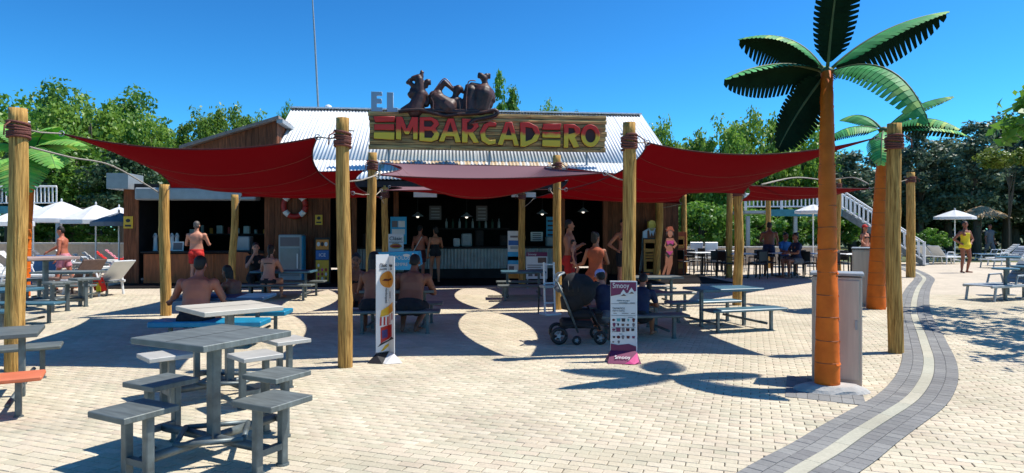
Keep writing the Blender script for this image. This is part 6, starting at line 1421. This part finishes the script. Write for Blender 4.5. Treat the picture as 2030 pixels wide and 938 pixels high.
for x, d, yt, w, key, lab, yb in [(400, 34, 222, 100, 'light', 'light green tree left of the plank gable', 380), (452, 35, 210, 110, 'light', 'airy light green tree above the left sail', 380), (505, 36, 228, 90, 'light', 'small light green tree close to the plank gable', 380), (570, 38, 206, 44, 'mid', 'thin tree tip between gable and white roof', 380), (990, 40, 140, 44, 'poplar', 'slender poplar rising behind the dark sculpture', 420), (1015, 41, 152, 40, 'poplar', 'second slender poplar right of the sculpture', 420), (1092, 44, 203, 60, 'light', 'small tree top above the name board', 380), (1143, 46, 206, 16, 'poplar', 'thin pointed tree tip above the name board right half', 380)]: tree(lab, key, x, d, yt, w, g2, yb)
g3 = 'light trees behind the right sail'
for x, d, yt, w, key, lab, yb in [(1308, 42, 240, 100, 'light', 'hazy light tree right of the white roof end', 460), (1375, 45, 262, 120, 'light', 'low light green tree above the right sail, left part', 470), (1440, 40, 240, 110, 'light', 'light green tree in the middle above the right sail', 470), (1510, 42, 218, 130, 'light', 'tall light green tree left of the front palm trunk', 470), (1585, 44, 225, 120, 'light', 'light green tree directly behind the front palm', 470), (1640, 46, 290, 120, 'mid', 'lower green tree between the two palms', 470)]: tree(lab, key, x, d, yt, w, g3, yb)
g4 = 'dark trees on the right'
for x, d, yt, w, key, lab, yb in [(1690, 40, 300, 130, 'grey', 'grey-green tree behind the second palm trunk', 470), (1760, 44, 272, 130, 'grey', 'grey-green conifer left of the slim right post', 470), (1825, 40, 250, 120, 'grey', 'grey-green spiky tree right of the second palm', 450), (1880, 42, 268, 130, 'grey', 'grey-green tree above the straw parasol', 450), (1935, 38, 240, 130, 'grey', 'tall grey-green tree left of the yellowish one', 450), (1995, 40, 226, 140, 'grey', 'tallest grey-green tree at the right edge', 450), (2060, 38, 232, 140, 'grey', 'grey-green tree cut by the right edge', 450), (1850, 46, 330, 190, 'dark', 'dark tree in deep shade behind the stairs', 480), (1930, 47, 330, 200, 'dark', 'dark tree in deep shade behind the straw parasol', 480), (2010, 46, 330, 200, 'dark', 'dark tree in deep shade at the right edge', 480), (1775, 46, 350, 170, 'dark', 'dark tree behind the stair railing', 480), (2000, 33, 292, 110, 'yellow', 'yellow-green feathery branch tree at the right edge', 335)]: tree(lab, key, x, d, yt, w, g4, yb)
g5 = 'bushes and hedges'
for x, d, yt, w, key, lab, yb in [(1390, 33, 405, 130, 'bush', 'dark green bush behind the black chairs, left', 500), (1440, 34, 410, 110, 'bush', 'dark green bush behind the pair of posts', 500), (1500, 37, 420, 130, 'bush', 'bush under the raised deck, left part', 500), (1580, 37, 420, 140, 'bush', 'bush under the raised deck, right part', 500), (1650, 38, 420, 110, 'bush', 'bush behind the stairs', 500), (200, 29.5, 440, 110, 'bush', 'bush behind the low wall next to the bar corner', 500), (110, 30, 440, 110, 'bush', 'bush behind the loungers at the left', 500), (1850, 36, 455, 60, 'bush', 'small bush at the foot of the stairs', 500), (1300, 48, 300, 200, 'mid', 'dense bush mass behind the bar right end', 480), (1420, 50, 330, 220, 'mid', 'dense green mass behind the chairs', 490), (1560, 50, 330, 230, 'mid', 'dense green mass behind the deck', 490)]: tree(lab, key, x, d, yt, w, g5, yb, 'bush' if key == 'bush' else 'tree', 'green_bush' if key == 'bush' else 'leafy_tree')
# far wood: one mass closing the horizon
fw = np.array([[math.sin(a) * r_, math.cos(a) * r_, z] for a, r_, z in zip(np.random.uniform(-1.15, 1.15, 26000), np.random.uniform(58, 66, 26000), np.random.uniform(0, 1, 26000) ** .8 * 5.2)])
n_ = len(fw); rng = np.random.default_rng(3); u = rng.normal(size=(n_, 3)); u /= np.linalg.norm(u, axis=1)[:, None]; a = np.cross(u, rng.normal(size=(n_, 3))); a /= np.linalg.norm(a, axis=1)[:, None]; b_ = np.cross(u, a)
V = np.stack([fw - a * .34, fw - b_ * .22, fw + a * .34, fw + b_ * .22], 1).reshape(-1, 3); me = bpy.data.meshes.new('woods'); me.vertices.add(len(V)); me.vertices.foreach_set('co', V.ravel()); me.loops.add(len(V)); me.loops.foreach_set('vertex_index', np.arange(len(V))); me.polygons.add(n_); me.polygons.foreach_set('loop_start', np.arange(0, len(V), 4)); me.update(calc_edges=True); me.materials.append(LM['dark']); me.attributes.new('rnd', 'FLOAT', 'FACE').data.foreach_set('value', rng.random(n_))
tag(link('far_woods', me), 'distant belt of dark woods closing the horizon behind everything', 'woods', kind='stuff')
# the tree just outside the frame at the right whose leaves dapple the paving
cm = crown_mesh('crown', 77, 2.2, 2.6, .9, 70, 34, .13, 'round', .5, LM['mid'])
t = thing('leafy_tree', 'tree just beyond the right edge casting dappled shade on the paving', 'tree', (11.6, 10.6, 0), 0); link('crown', cm, t).location = (-.9, 0, 3.8); link('trunk', trunk_mesh(3.6, .14, 3, 2.2), t)
cm2 = crown_mesh('crown', 78, 1.0, 1.4, .5, 26, 26, .1, 'round', .35, LM['mid'])
t = thing('leafy_tree', 'smaller tree beyond the right edge with one spray of leaves in view', 'tree', (9.4, 8.0, 0), 0); link('crown', cm2, t).location = (-1.0, -.2, 3.5); link('trunk', trunk_mesh(3.3, .1, 4, 1.2), t)
